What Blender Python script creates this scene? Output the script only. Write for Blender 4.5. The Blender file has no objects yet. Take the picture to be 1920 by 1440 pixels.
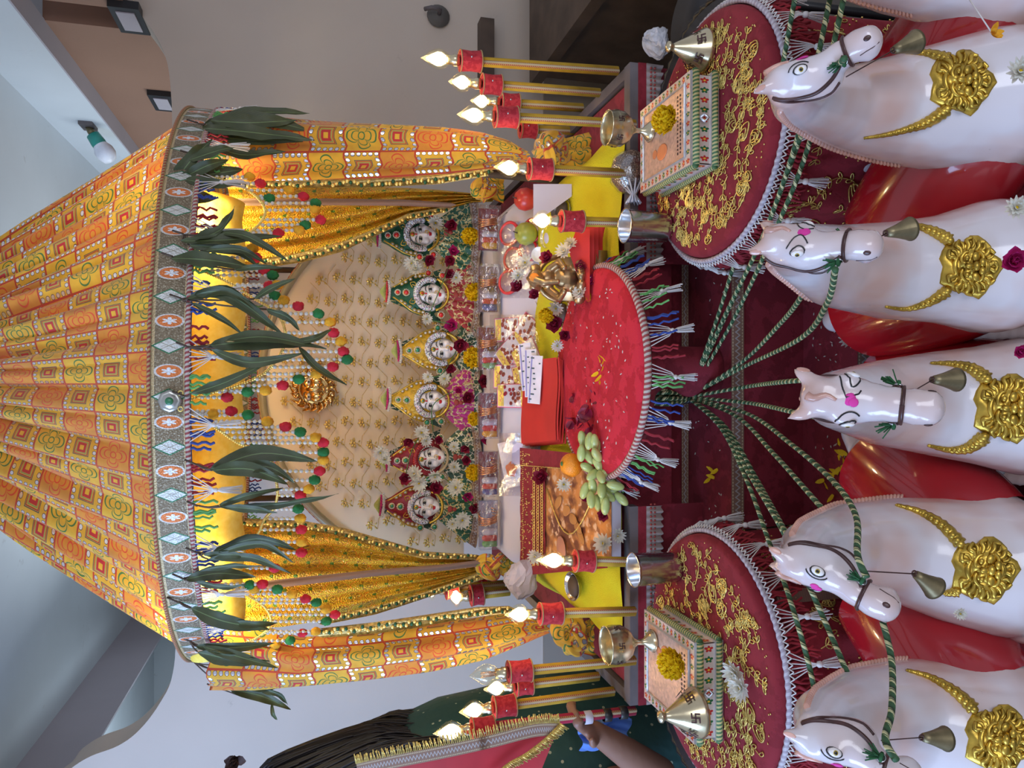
import bpy, bmesh, math, random
from mathutils import Vector as V, Matrix, Euler
from math import sin, cos, pi, tan, atan2, sqrt, radians as R
random.seed(7)
C = bpy.context.scene.collection
scene = bpy.context.scene
# ---------------- camera, world, light, exposure
F = 1400.0; PITCH = R(15); CZ = 1.4
c15, s15 = cos(PITCH), sin(PITCH)
cd = bpy.data.cameras.new('camera'); cam = bpy.data.objects.new('camera', cd); C.objects.link(cam)
cd.sensor_fit = 'HORIZONTAL'; cd.sensor_width = 36; cd.lens = 36*F/1920; cd.clip_start = .02
fwd = V((0, c15, -s15)); dn = V((0, -s15, -c15))
m = Matrix((dn, V((1, 0, 0)), -fwd)).transposed()      # the phone was held upright, the frame is stored on its side
cam.matrix_world = Matrix.Translation((0, 0, CZ)) @ m.to_4x4()
scene.camera = cam
scene.view_settings.view_transform = 'Standard'; scene.view_settings.look = 'None'
scene.view_settings.gamma = 1; scene.view_settings.use_curve_mapping = False
scene.view_settings.exposure = 0.0
wd = bpy.data.worlds.new('world'); scene.world = wd; wd.use_nodes = True
bgn = wd.node_tree.nodes['Background']; bgn.inputs[0].default_value = (.80, .84, 1.0, 1); bgn.inputs[1].default_value = .55
def area(name, loc, target, size, power, col, sy=None):
    l = bpy.data.lights.new(name, 'AREA'); l.energy = power; l.color = col; l.size = size
    if sy: l.shape = 'RECTANGLE'; l.size_y = sy
    o = bpy.data.objects.new(name, l); C.objects.link(o); o.location = loc
    o.rotation_euler = (V(target)-V(loc)).to_track_quat('-Z', 'Y').to_euler(); return o
area('window_daylight', (-2.2, .2, 2.1), (-.5, 2.5, 1.05), 1.1, 74, (.42, .63, 1.0), 1.7)
area('back_wall_fill', (-1.9, 1.3, 1.75), (-1.0, 2.9, 1.25), .8, 10, (.20, .42, 1.0), 1.2)  # area light added to make the left of the back wall bluer and brighter
area('camera_side_fill', (.9, -1.7, 1.7), (.1, 1.4, .7), 1.0, 27, (.86, .90, 1.0), 1.8)  # unseen soft light behind the camera, strengthened to brighten the horses' necks
area('room_daylight', (-.5, 4.2, 1.35), (1.25, 3.9, 2.1), 1.0, 26, (.85, .95, 1.0))
area('far_left_wall_fill', (-2.0, 4.6, 1.5), (-2.75, 4.4, 2.0), 1.0, 16, (.72, .88, 1.0))  # area light added to brighten the left wall beyond the opening
area('far_ceiling_fill', (-.5, 4.6, 1.3), (-1.5, 3.6, 2.6), 1.0, 6, (.66, .84, 1.0))  # area light added to lift the dark left half of the far ceiling

def W(x, y, Y):
    a = (720-y)/F; b = (x-960)/F; t = Y/(c15-b*s15)
    return V((a*t, Y, CZ+t*(-s15-b*c15)))
def WZ(x, y, Z):
    a = (720-y)/F; b = (x-960)/F; t = (Z-CZ)/(-s15-b*c15)
    return V((a*t, t*(c15-b*s15), Z))
def WX(x, y, X):
    a = (720-y)/F; b = (x-960)/F; t = X/a
    return V((X, t*(c15-b*s15), CZ+t*(-s15-b*c15)))
def WS(x, y, h=0):        # on the white sheet: flat by the idols, sloping towards the camera in front of them
    p = WZ(x, y, .93+h)
    if p.y >= 1.84: return p
    a = (720-y)/F; b = (x-960)/F; A = c15-b*s15; Bz = -s15-b*c15; t = (CZ-.93-h+.7*1.84)/(.7*A-Bz)
    return V((a*t, t*A, CZ+t*Bz))
SLT = Matrix.Rotation(math.atan(.7), 3, 'X')
def WD(x, y, D):
    a = (720-y)/F; b = (x-960)/F
    return V((a*D, D*(c15-b*s15), CZ+D*(-s15-b*c15)))
def Dp(p): return p[1]*c15-(p[2]-CZ)*s15
def M(px, p): return px/F*Dp(p)          # pixels at the point p, in metres

# ---------------- node expressions
class E:
    def __init__(s, nt, v): s.nt = nt; s.v = v
    def _op(s, op, *a):
        n = s.nt.nodes.new('ShaderNodeMath'); n.operation = op
        for i, q in enumerate((s,)+a):
            q = q.v if isinstance(q, E) else q
            if isinstance(q, (int, float)): n.inputs[i].default_value = q
            else: s.nt.links.new(q, n.inputs[i])
        return E(s.nt, n.outputs[0])
    def __add__(s, o): return s._op('ADD', o)
    __radd__ = __add__
    def __sub__(s, o): return s._op('SUBTRACT', o)
    def __rsub__(s, o): return (s*-1)+o
    def __mul__(s, o): return s._op('MULTIPLY', o)
    __rmul__ = __mul__
    def __truediv__(s, o): return s._op('DIVIDE', o)
    def sin(s): return s._op('SINE')
    def cos(s): return s._op('COSINE')
    def abs(s): return s._op('ABSOLUTE')
    def floor(s): return s._op('FLOOR')
    def fract(s): return s._op('FRACT')
    def mod(s, o): return s._op('FLOORED_MODULO', o)
    def min(s, o): return s._op('MINIMUM', o)
    def max(s, o): return s._op('MAXIMUM', o)
    def lt(s, o): return s._op('LESS_THAN', o)
    def gt(s, o): return s._op('GREATER_THAN', o)
    def sqrt(s): return s._op('SQRT')
    def pow(s, o): return s._op('POWER', o)
    def at2(s, o): return s._op('ARCTAN2', o)
    def near(s, t, w): return (s-t).abs().lt(w)
class Mat:
    def __init__(s, name, col=(.5, .5, .5), rough=.6, metal=0, **k):
        s.m = bpy.data.materials.new(name); s.m.use_nodes = True; s.nt = s.m.node_tree
        s.b = s.nt.nodes['Principled BSDF']
        s.b.inputs['Base Color'].default_value = (*col, 1); s.b.inputs['Roughness'].default_value = rough
        s.b.inputs['Metallic'].default_value = metal
        for kk, vv in k.items(): s.b.inputs[kk.replace('_', ' ')].default_value = vv
        s.m.diffuse_color = (*col, 1)
        s.co = None
    def coord(s, which='Object'):
        if s.co is None: s.co = s.nt.nodes.new('ShaderNodeTexCoord')
        return s.co.outputs[which]
    def xyz(s, which='UV'):
        n = s.nt.nodes.new('ShaderNodeSeparateXYZ'); s.nt.links.new(s.coord(which), n.inputs[0])
        return [E(s.nt, o) for o in n.outputs]
    def noise(s, sc, det=3, which='Object', rough=.5):
        n = s.nt.nodes.new('ShaderNodeTexNoise'); n.inputs['Scale'].default_value = sc; n.inputs['Detail'].default_value = det
        n.inputs['Roughness'].default_value = rough
        s.nt.links.new(s.coord(which), n.inputs['Vector']); return E(s.nt, n.outputs['Fac'])
    def voro(s, sc, out='Distance', which='Object'):
        n = s.nt.nodes.new('ShaderNodeTexVoronoi'); n.inputs['Scale'].default_value = sc
        s.nt.links.new(s.coord(which), n.inputs['Vector']); return E(s.nt, n.outputs[out])
    def col(s, c):
        n = s.nt.nodes.new('ShaderNodeRGB'); n.outputs[0].default_value = (*c, 1); return n.outputs[0]
    def mix(s, f, a, b):
        n = s.nt.nodes.new('ShaderNodeMix'); n.data_type = 'RGBA'; n.clamp_factor = True
        if isinstance(f, E): s.nt.links.new(f.v, n.inputs[0])
        else: n.inputs[0].default_value = f
        for q, i in ((a, 6), (b, 7)):
            if isinstance(q, tuple): n.inputs[i].default_value = (*q, 1)
            else: s.nt.links.new(q, n.inputs[i])
        return n.outputs[2]
    def ramp(s, e, a, b):       # remap e from a..b to 0..1
        n = s.nt.nodes.new('ShaderNodeMapRange'); s.nt.links.new(e.v, n.inputs[0])
        n.inputs[1].default_value = a; n.inputs[2].default_value = b; return E(s.nt, n.outputs[0])
    def set(s, inp, v):
        s.nt.links.new(v.v if isinstance(v, E) else v, s.b.inputs[inp]); return s
    def bump(s, e, strength=.3, dist=.002):
        n = s.nt.nodes.new('ShaderNodeBump'); n.inputs['Strength'].default_value = strength; n.inputs['Distance'].default_value = dist
        s.nt.links.new(e.v, n.inputs['Height']); s.nt.links.new(n.outputs[0], s.b.inputs['Normal']); return s
def simple(name, col, rough=.6, metal=0, var=.15, sc=20, bump=0, bsc=200, **k):
    a = Mat(name, col, rough, metal, **k)
    if var:
        d = tuple(c*(1-var) for c in col); l = tuple(min(1, c*(1+var)) for c in col)
        a.set('Base Color', a.mix(a.ramp(a.noise(sc), .3, .7), d, l))
    if bump: a.bump(a.noise(bsc, 4), bump)
    return a.m

# ---------------- mesh builder
class B:
    def __init__(s): s.v = []; s.f = []; s.uv = []; s.mi = []; s.cur = 0; s.flat = []
    def add(s, vs, fs, uvs=None):
        o = len(s.v); s.v += [V(p) for p in vs]
        for k, f in enumerate(fs):
            s.f.append(tuple(i+o for i in f)); s.mi.append(s.cur)
            s.uv.append(uvs[k] if uvs else [(0, 0)]*len(f))
        return s
    def box(s, c, h, rot=None, taper=1):
        c = V(c); vs = []
        for dz in (-1, 1):
            k = taper if dz > 0 else 1
            for dx, dy in ((-1, -1), (1, -1), (1, 1), (-1, 1)):
                p = V((dx*h[0]*k, dy*h[1]*k, dz*h[2]))
                if rot is not None: p = rot @ p
                vs.append(c+p)
        return s.add(vs, [(3, 2, 1, 0), (4, 5, 6, 7), (0, 1, 5, 4), (1, 2, 6, 5), (2, 3, 7, 6), (3, 0, 4, 7)], [[(0, 0), (1, 0), (1, 1), (0, 1)]]*6)
    def grid(s, fn, nu, nv, ul=1, vl=1, closed=False):
        vs = [fn(i/nu, j/nv) for j in range(nv+1) for i in range(nu+1)]
        fs = []; uv = []
        for j in range(nv):
            for i in range(nu):
                a = j*(nu+1)+i; fs.append((a, a+1, a+nu+2, a+nu+1))
                uv.append([(i/nu*ul, j/nv*vl), ((i+1)/nu*ul, j/nv*vl), ((i+1)/nu*ul, (j+1)/nv*vl), (i/nu*ul, (j+1)/nv*vl)])
        return s.add(vs, fs, uv)
    def tube(s, pts, r, n=6, ul=1, caps=True, flat=1, up=None):
        pts = [V(p) for p in pts]
        if len(pts) < 2: return s
        N = len(pts); rs = r if isinstance(r, (list, tuple)) else [r]*N
        vs = []; L = [0]; prev = None
        for i in range(N):
            if i: L.append(L[-1]+(pts[i]-pts[i-1]).length)
            t = (pts[min(i+1, N-1)]-pts[max(i-1, 0)])
            t = t.normalized() if t.length > 1e-9 else V((0, 0, 1))
            if prev is None:
                w = V(up) if up else (V((0, 0, 1)) if abs(t.z) < .9 else V((0, 1, 0)))
                a = (w-t*w.dot(t)).normalized()
            else:
                a = prev-t*prev.dot(t); a = a.normalized() if a.length > 1e-6 else t.orthogonal().normalized()
            prev = a; b = t.cross(a)
            for k in range(n):
                th = 2*pi*k/n; vs.append(pts[i]+a*(cos(th)*rs[i]*flat)+b*(sin(th)*rs[i]))
        fs = []; uv = []
        for i in range(N-1):
            for k in range(n):
                k2 = (k+1) % n; fs.append((i*n+k, i*n+k2, (i+1)*n+k2, (i+1)*n+k))
                uv.append([(L[i]*ul, k/n), (L[i]*ul, (k+1)/n), (L[i+1]*ul, (k+1)/n), (L[i+1]*ul, k/n)])
        if caps:
            fs += [tuple(range(n-1, -1, -1)), tuple(range((N-1)*n, N*n))]; uv += [[(0, 0)]*n]*2
        return s.add(vs, fs, uv)
    def lathe(s, prof, c=(0, 0, 0), n=24, M3=None, ul=1, arc=None):
        c = V(c); vs = []; arc = arc or (0, 2*pi)
        for (r, z) in prof:
            for k in range(n+1):
                th = arc[0]+(arc[1]-arc[0])*k/n; p = V((r*cos(th), r*sin(th), z)); vs.append(c+(M3 @ p if M3 else p))
        fs = []; uv = []; np_ = len(prof)
        for j in range(np_-1):
            for k in range(n):
                a = j*(n+1)+k; fs.append((a, a+1, a+n+2, a+n+1))
                uv.append([(k/n*ul, j/(np_-1)), ((k+1)/n*ul, j/(np_-1)), ((k+1)/n*ul, (j+1)/(np_-1)), (k/n*ul, (j+1)/(np_-1))])
        return s.add(vs, fs, uv)
    def ell(s, c, r, rot=None, nu=12, nv=8):
        c = V(c); r = (r, r, r) if isinstance(r, (int, float)) else r
        vs = [V((0, 0, r[2]))]; fs = []
        for j in range(1, nv):
            ph = pi*j/nv
            for k in range(nu):
                th = 2*pi*k/nu; vs.append(V((r[0]*sin(ph)*cos(th), r[1]*sin(ph)*sin(th), r[2]*cos(ph))))
        vs.append(V((0, 0, -r[2])))
        for k in range(nu): fs.append((0, 1+k, 1+(k+1) % nu))
        for j in range(nv-2):
            for k in range(nu):
                a = 1+j*nu+k; b2 = 1+j*nu+(k+1) % nu; fs.append((a, a+nu, b2+nu, b2))
        l = len(vs)-1
        for k in range(nu): fs.append((l, l-nu+(k+1) % nu, l-nu+k))
        return s.add([c+((rot @ p) if rot is not None else p) for p in vs], fs)
    def torus(s, c, Rr, r, rot=None, n=16, m_=6, arc=(0, 2*pi)):
        pts = []
        for k in range(n+1):
            th = arc[0]+(arc[1]-arc[0])*k/n; p = V((Rr*cos(th), Rr*sin(th), 0)); pts.append(V(c)+(rot @ p if rot is not None else p))
        return s.tube(pts, r, m_, caps=False)
    def build(s, name, mats, parent=None, smooth=True, world=True, loc=None, kind=None, label=None):
        me = bpy.data.meshes.new(name)
        off = V((0, 0, 0))
        if world and parent is not None:
            off = gloc(parent)
        if loc is not None: off = V(loc)
        me.from_pydata([p-off for p in s.v], [], s.f)
        for mm in (mats if isinstance(mats, (list, tuple)) else [mats]): me.materials.append(mm)
        me.polygons.foreach_set('material_index', s.mi)
        if smooth: me.polygons.foreach_set('use_smooth', [True]*len(s.f))
        ul = me.uv_layers.new(name='UVMap'); fl = []
        for u in s.uv:
            for q in u: fl += [q[0], q[1]]
        ul.data.foreach_set('uv', fl)
        me.validate(); me.update()
        o = bpy.data.objects.new(name, me); C.objects.link(o)
        if parent is not None: o.parent = parent
        if loc is not None and parent is None: o.location = off
        if kind: o['kind'] = kind
        if label: o['label'] = label
        return o
def gloc(o):
    l = V((0, 0, 0))
    while o is not None: l += V(o.location); o = o.parent
    return l
def tag(o, label, cat, group=None, kind=None):
    if label: o['label'] = label
    if cat: o['category'] = cat
    if group: o['group'] = group
    if kind: o['kind'] = kind
    return o
def thing(name, label, cat, loc=(0, 0, 0), group=None):
    o = bpy.data.objects.new(name, None); C.objects.link(o); o.location = loc; o.empty_display_size = .02
    return tag(o, label, cat, group)
def dup(root, loc, rot=(0, 0, 0), label=None, group=None, scale=None):
    r = root.copy(); C.objects.link(r); r.location = loc; r.rotation_euler = rot
    if scale: r.scale = (scale,)*3
    if label: r['label'] = label
    if group: r['group'] = group
    def rec(a, b):
        for ch in list(a.children):
            c = ch.copy(); C.objects.link(c); c.parent = b; rec(ch, c)
    rec(root, r); return r
def struct(o): o['kind'] = 'structure'; return o
def remesh(b, vox, it=6, disp=None):
    me = bpy.data.meshes.new('tmp'); me.from_pydata(b.v, [], b.f); me.update()
    o = bpy.data.objects.new('tmp', me); C.objects.link(o)
    md = o.modifiers.new('r', 'REMESH'); md.mode = 'VOXEL'; md.voxel_size = vox
    sm = o.modifiers.new('s', 'SMOOTH'); sm.factor = .5; sm.iterations = it
    dg = bpy.context.evaluated_depsgraph_get(); ev = o.evaluated_get(dg); m2 = ev.to_mesh()
    r = B(); r.add([v.co.copy() for v in m2.vertices], [tuple(p.vertices) for p in m2.polygons])
    ev.to_mesh_clear(); bpy.data.objects.remove(o); bpy.data.meshes.remove(me)
    return r
def chain(b, pts, rs, n=14, sub=6):
    """overlapping balls along a path, to be fused by remesh"""
    pts = [V(p) for p in pts]
    for i in range(len(pts)-1):
        for k in range(sub+1):
            t = k/sub; r0, r1 = rs[i], rs[i+1]
            b.ell(pts[i].lerp(pts[i+1], t), r0+(r1-r0)*t, nu=n, nv=n//2+2)
def spline(pts, n=8):
    pts = [V(p) for p in pts]; out = []
    for i in range(len(pts)-1):
        p0 = pts[max(i-1, 0)]; p1 = pts[i]; p2 = pts[i+1]; p3 = pts[min(i+2, len(pts)-1)]
        for k in range(n):
            t = k/n; out.append(.5*((2*p1)+(p2-p0)*t+(2*p0-5*p1+4*p2-p3)*t*t+(3*p1-p0-3*p2+p3)*t**3))
    out.append(pts[-1]); return out
def interp(tab, x):
    if x <= tab[0][0]: return tab[0][1:]
    for a, b in zip(tab, tab[1:]):
        if x <= b[0]:
            t = (x-a[0])/(b[0]-a[0]); return tuple(p+(q-p)*t for p, q in zip(a[1:], b[1:]))
    return tab[-1][1:]
def rotto(axis, up=(0, 0, 1)):
    """3x3 with local Z along axis"""
    z = V(axis).normalized(); u = V(up); x = u.cross(z)
    if x.length < 1e-4: x = V((1, 0, 0)).cross(z)
    x.normalize(); y = z.cross(x); return Matrix((x, y, z)).transposed()
# ---------------- materials
def wallmat(name, col, dirt, sc=6):
    a = Mat(name, col, .75); n = a.ramp(a.noise(1.3, 4), .35, .7); c1 = a.mix(n, tuple(c*.86 for c in col), col)
    spots = a.ramp(a.noise(9, 6, rough=.7), .66, .72); c2 = a.mix(spots*.5, c1, dirt)
    a.set('Base Color', c2); a.bump(a.noise(60, 5), .15, .003); return a.m
m_wall = wallmat('plaster', (.60, .51, .43), (.40, .33, .27))
m_dado = wallmat('lower_plaster', (.30, .25, .20), (.2, .16, .13))
m_ceil = wallmat('white_plaster', (.62, .66, .70), (.42, .42, .43))
m_pink = wallmat('brown_pink_plaster', (.30, .165, .11), (.2, .11, .08))
m_beam = wallmat('lilac_plaster', (.42, .38, .42), (.3, .27, .28))
m_floor = simple('floor_tile', (.16, .15, .14), .35, var=.3, sc=4)
def patchcloth():
    a = Mat('patchwork_print', (.9, .45, .03), .75)
    u, v, _ = a.xyz('UV'); i = u.floor(); j = v.floor(); x = u.fract()-.5; y = v.fract()-.5
    par = (i+j).mod(2.0).gt(.5); red = ((i-j)*.5).floor().mod(2.0).gt(.5)
    m = x.abs().max(y.abs()); r = (x*x+y*y).sqrt(); th = y.at2(x); c2 = (th*2.0).cos().abs()
    Rr = c2.sqrt()*.30+.11
    out = r.near(Rr, .022).max(r.near(Rr*.66, .018)).max(r.near(.085, .016))
    vr = a.noise(3, 2, 'UV')
    gold = a.mix(a.ramp(vr, .3, .7), (.62, .32, .014), (.72, .41, .022)); org = a.mix(a.ramp(vr, .3, .7), (.55, .20, .014), (.64, .26, .018))
    fg = a.mix(out, gold, (.06, .16, .03)); fr = a.mix(out, org, (.60, .06, .012))
    fl = a.mix(red, fg, fr)
    ring = m.near(.20, .014); ring2 = m.near(.155, .014); core = m.near(.10, .035)
    sq = a.mix(ring, gold, (.35, .03, .02)); sq = a.mix(ring2, sq, (.25, .3, .08)); sq = a.mix(core, sq, (.45, .02, .02)); sq = a.mix(m.near(.235, .012), sq, (.1, .08, .06))
    fx = (x*6.0+.0).fract()-.5; fy = (y*6.0).fract()-.5; rd = (fx*fx+fy*fy).sqrt()
    band = m.gt(.334)*par; dot = rd.lt(.30)*band; rim = rd.near(.33, .06)*band
    sq = a.mix(rim, sq, (.12, .05, .02)); sq = a.mix(dot, sq, (.75, .74, .78))
    c = a.mix(par, fl, sq); c = a.mix(m.gt(.474), c, (.45, .04, .01))
    a.set('Base Color', c); a.set('Metallic', dot*.85); a.set('Roughness', dot*-.55+.75)
    a.b.inputs['Sheen Weight'].default_value = .3
    tr = a.nt.nodes.new('ShaderNodeBsdfTranslucent'); a.nt.links.new(c, tr.inputs[0])
    ms = a.nt.nodes.new('ShaderNodeMixShader'); ms.inputs[0].default_value = .12
    a.nt.links.new(a.b.outputs[0], ms.inputs[1]); a.nt.links.new(tr.outputs[0], ms.inputs[2])
    a.nt.links.new(ms.outputs[0], a.nt.nodes['Material Output'].inputs[0])
    return a.m
m_patch = patchcloth()
def bandmat():
    a = Mat('embroidered_border', (.4, .33, .2), .5, .35)
    u, v, _ = a.xyz('UV'); i = u.floor(); x = u.fract()-.5; y = (v-.5)*.62; odd = i.mod(2.0).gt(.5)
    r = (x*x*.75+y*y).sqrt(); th = y.at2(x); d = x.abs()*.9+y.abs()
    base = a.mix(a.ramp(a.voro(260, which='Object'), .0, .5), (.46, .40, .28), (.20, .15, .09))
    edge = v.near(.5, .38); base = a.mix(edge, (.52, .40, .22), base)
    st = r.lt((th*3.0).cos().abs()*.09+.04)
    ci = a.mix(r.lt(.245), base, (.62, .60, .58)); ci = a.mix(r.lt(.205), ci, (.66, .19, .05)); ci = a.mix(st, ci, (.72, .74, .76))
    di = a.mix(d.lt(.30), base, (.04, .17, .08)); di = a.mix(d.lt(.25), di, (.60, .60, .56))
    di = a.mix((x-y).abs().min((x+y).abs()).lt(.012)*d.lt(.25), di, (.25, .22, .15))
    c = a.mix(odd, ci, di); a.set('Base Color', c); a.bump(a.voro(300), .6, .002); return a.m
m_band = bandmat()
def damask(name, a1, b1, sc=18, rough=.85, bump=.25):
    a = Mat(name, a1, rough); n = a.ramp(a.noise(sc, 4, rough=.6), .47, .53); c = a.mix(n, a1, b1)
    a.set('Base Color', c); a.bump(n+a.noise(400, 2)*.5, bump, .002); a.b.inputs['Sheen Weight'].default_value = .08
    a.b.inputs['Sheen Tint'].default_value = (1, .3, .3, 1); return a.m
m_step = damask('red_damask', (.155, .006, .016), (.215, .013, .028), 22)
m_velvet = damask('red_velvet', (.19, .006, .014), (.225, .010, .02), 40, .9, .15)
m_drum = damask('crimson_plush', (.44, .006, .018), (.56, .016, .035), 26, .95, .5); m_drum.node_tree.nodes['Principled BSDF'].inputs['Sheen Weight'].default_value = 0
m_sleeve = damask('red_velvet_sleeve', (.36, .012, .022), (.48, .03, .04), 120, .9)
m_redcl = simple('red_cotton', (.52, .022, .016), .8, var=.12, sc=8)
def trimmat():
    a = Mat('woven_trim', (.3, .2, .15), .6, .2)
    u, v, _ = a.xyz('UV'); z = ((u*1.0).fract()-.5).abs()*2.0
    zig = (v-.5).near((z-.5)*.32, .07); st = (v*9.0).fract().gt(.55); bead = v.near(.13, .045).max(v.near(.87, .045))*((u*2.0).fract().gt(.35))
    c = a.mix(st, (.20, .10, .075), (.30, .20, .14)); c = a.mix(zig, c, (.42, .40, .40)); c = a.mix(bead, c, (.50, .42, .27))
    a.set('Base Color', c); a.bump(bead+zig, .5, .002); return a.m
m_trim = trimmat()
def braidmat(name, c1, c2, c3):
    a = Mat(name, c1, .7); u, v, _ = a.xyz('UV'); z = (u+(v-.5).abs()*1.2).fract()
    c = a.mix(z.gt(.5), c1, c2); c = a.mix(v.near(.5, .09), c, c3); a.set('Base Color', c); a.bump(z, .5, .002); return a.m
m_braid = braidmat('crochet_braid', (.46, .40, .34), (.28, .05, .05), (.12, .14, .26))
m_braid2 = braidmat('silver_braid', (.50, .46, .50), (.36, .30, .34), (.35, .04, .06))
m_goldbraid = braidmat('gold_piping', (.40, .28, .12), (.30, .04, .03), (.46, .36, .22))
m_yellowtube = simple('yellow_velvet', (.42, .25, .012), .8, var=.2, sc=30)
m_rope = None
def ropemat():
    a = Mat('twisted_rope', (.1, .2, .1), .7); u, v, _ = a.xyz('UV')
    s1 = (u+v*1.0).fract(); w = s1.lt(.42)*((u*3.1+v*2).fract().gt(.25)); c = a.mix(w, (.035, .10, .04), (.58, .56, .30)); c = a.mix(s1.gt(.93), c, (.01, .03, .012))
    a.set('Base Color', c); a.bump((s1*2*pi).sin(), .8, .003); return a.m
m_rope = ropemat()
m_gold = simple('gold_paint', (.56, .37, .06), .32, .85, var=.35, sc=60, bump=.3, bsc=90)
m_brass = simple('brass', (.60, .52, .34), .25, .95, var=.12, sc=30)
m_brassdk = simple('aged_brass', (.22, .18, .10), .45, .8, var=.3, sc=60)
m_bronze = simple('bronze', (.42, .28, .14), .35, .85, var=.3, sc=50)
m_steel = simple('steel', (.62, .63, .66), .2, 1, var=.05)
m_thread = simple('gold_thread', (.86, .60, .18), .36, .75, var=.3, sc=200)
m_goldlace = simple('gold_lace', (.52, .38, .13), .45, .6, var=.5, sc=150, bump=.5)
m_pearl = simple('pearl', (.60, .56, .50), .25, var=.05)
m_green = simple('green_wool', (.02, .16, .04), .95, var=.25, sc=60, bump=.8)
m_red = simple('red_wool', (.52, .015, .03), .95, var=.25, sc=60, bump=.8)
m_yel = simple('mustard_wool', (.68, .32, .015), .95, var=.25, sc=60, bump=.8)
m_blue = simple('blue_yarn', (.03, .06, .26), .9, var=.2)
m_lgreen = simple('light_green_yarn', (.12, .34, .10), .9, var=.2)
m_dred = simple('dark_red_yarn', (.28, .015, .025), .9, var=.2)
m_white = simple('white_thread', (.66, .62, .60), .85, var=.1)
def leafmat():
    a = Mat('mango_leaf', (.02, .06, .025), .52); u, v, _ = a.xyz('UV')
    n = a.noise(25, 3); c = a.mix(a.ramp(n, .3, .7), (.032, .042, .012), (.058, .070, .020))
    rib = (v-.5).abs().lt(.03); vein = ((u*22-(v-.5).abs()*9).fract()).lt(.12); c = a.mix(vein*.35, c, (.07, .13, .05)); c = a.mix(rib, c, (.13, .19, .07))
    a.set('Base Color', c); return a.m
m_leaf = leafmat()
m_petal = simple('white_petal', (.80, .78, .70), .6, var=.08, sc=30, Subsurface_Weight=.1)
m_marig = simple('marigold_petal', (.95, .66, .01), .65, var=.15, sc=60)
m_rose = simple('rose_petal', (.22, .005, .03), .55, var=.35, sc=60)
m_pinkrose = simple('magenta_petal', (.42, .01, .12), .55, var=.3, sc=60)
m_stalk = simple('green_stalk', (.05, .14, .03), .6)
def plastic(name, col=(.9, .92, .95), f=.16, bm=.7):
    a = Mat(name, col, .12); nt = a.nt; nt.nodes.remove(a.b)
    t = nt.nodes.new('ShaderNodeBsdfTransparent'); t.inputs[0].default_value = (*[min(1, c+.05) for c in col], 1)
    g = nt.nodes.new('ShaderNodeBsdfGlossy'); g.inputs[0].default_value = (*col, 1); g.inputs['Roughness'].default_value = .18
    n = nt.nodes.new('ShaderNodeBump'); n.inputs['Strength'].default_value = bm; n.inputs['Distance'].default_value = .006
    nt.links.new(a.noise(55, 4).v, n.inputs['Height']); nt.links.new(n.outputs[0], g.inputs['Normal'])
    mx = nt.nodes.new('ShaderNodeMixShader'); mx.inputs[0].default_value = f
    nt.links.new(t.outputs[0], mx.inputs[1]); nt.links.new(g.outputs[0], mx.inputs[2]); nt.links.new(mx.outputs[0], nt.nodes['Material Output'].inputs[0])
    return a.m
m_plastic = plastic('clear_plastic', f=.24)
m_bulbglass = plastic('bulb_glass', (1, .95, .85), .08, 0)
def emis(name, col, s):
    a = Mat(name, col); a.b.inputs['Emission Color'].default_value = (*col, 1); a.b.inputs['Emission Strength'].default_value = s; return a.m
m_fil = emis('glowing_filament', (1, .78, .42), 14)
m_black = simple('black_paint', (.012, .012, .014), .4, var=.2)
m_porc = Mat('painted_white', (.80, .76, .75), .18)
def horsemat():
    a = Mat('horse_gloss_paint', (.70, .64, .66), .2); n = a.noise(7, 3)
    c = a.mix(a.ramp(n, .44, .62)*.8, (.68, .64, .68), (.60, .36, .29)); d = a.ramp(a.noise(45, 5, rough=.7), .68, .74)*.35
    c = a.mix(d, c, (.25, .2, .2)); a.set('Base Color', c); a.b.inputs['Coat Weight'].default_value = .6; a.b.inputs['Coat Roughness'].default_value = .08; return a.m
m_horse = horsemat()
m_blush = simple('blush_paint', (.62, .34, .27), .25, var=.2, sc=30, Coat_Weight=.4)
m_saddle = simple('red_gloss_paint', (.34, .008, .015), .2, var=.15, sc=10, Coat_Weight=.6)
m_strap = simple('dark_brown_paint', (.06, .022, .02), .35, var=.3, sc=60)
m_pinkp = simple('pink_powder', (.72, .05, .35), .9, var=.15)
m_yelplush = Mat('yellow_plush', (.60, .52, .01), .95)
def _yp():
    a = m_yelplush; n = a.noise(6, 3); a.set('Base Color', a.mix(a.ramp(n, .35, .65), (.66, .50, .004), (.66, .62, .01))); a.bump(a.noise(500, 3), .8, .004)
    return a.m
m_yelplush = _yp()
m_sheet = simple('white_sheet', (.52, .48, .55), .8, var=.04, sc=5, bump=.1, bsc=8)
m_wood = simple('dark_wood', (.07, .045, .03), .6, var=.3, sc=14)
m_greywood = simple('grey_wood', (.12, .10, .10), .6, var=.25, sc=14)

def translucent(m, f=.35):
    nt = m.node_tree; b = nt.nodes['Principled BSDF']; tr = nt.nodes.new('ShaderNodeBsdfTranslucent'); lk = b.inputs['Base Color'].links
    if lk: nt.links.new(lk[0].from_socket, tr.inputs[0])
    else: tr.inputs[0].default_value = b.inputs['Base Color'].default_value
    mx = nt.nodes.new('ShaderNodeMixShader'); mx.inputs[0].default_value = f; nt.links.new(b.outputs[0], mx.inputs[1]); nt.links.new(tr.outputs[0], mx.inputs[2]); nt.links.new(mx.outputs[0], nt.nodes['Material Output'].inputs[0])
for q in (m_petal, m_marig): translucent(q, .4)
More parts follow.
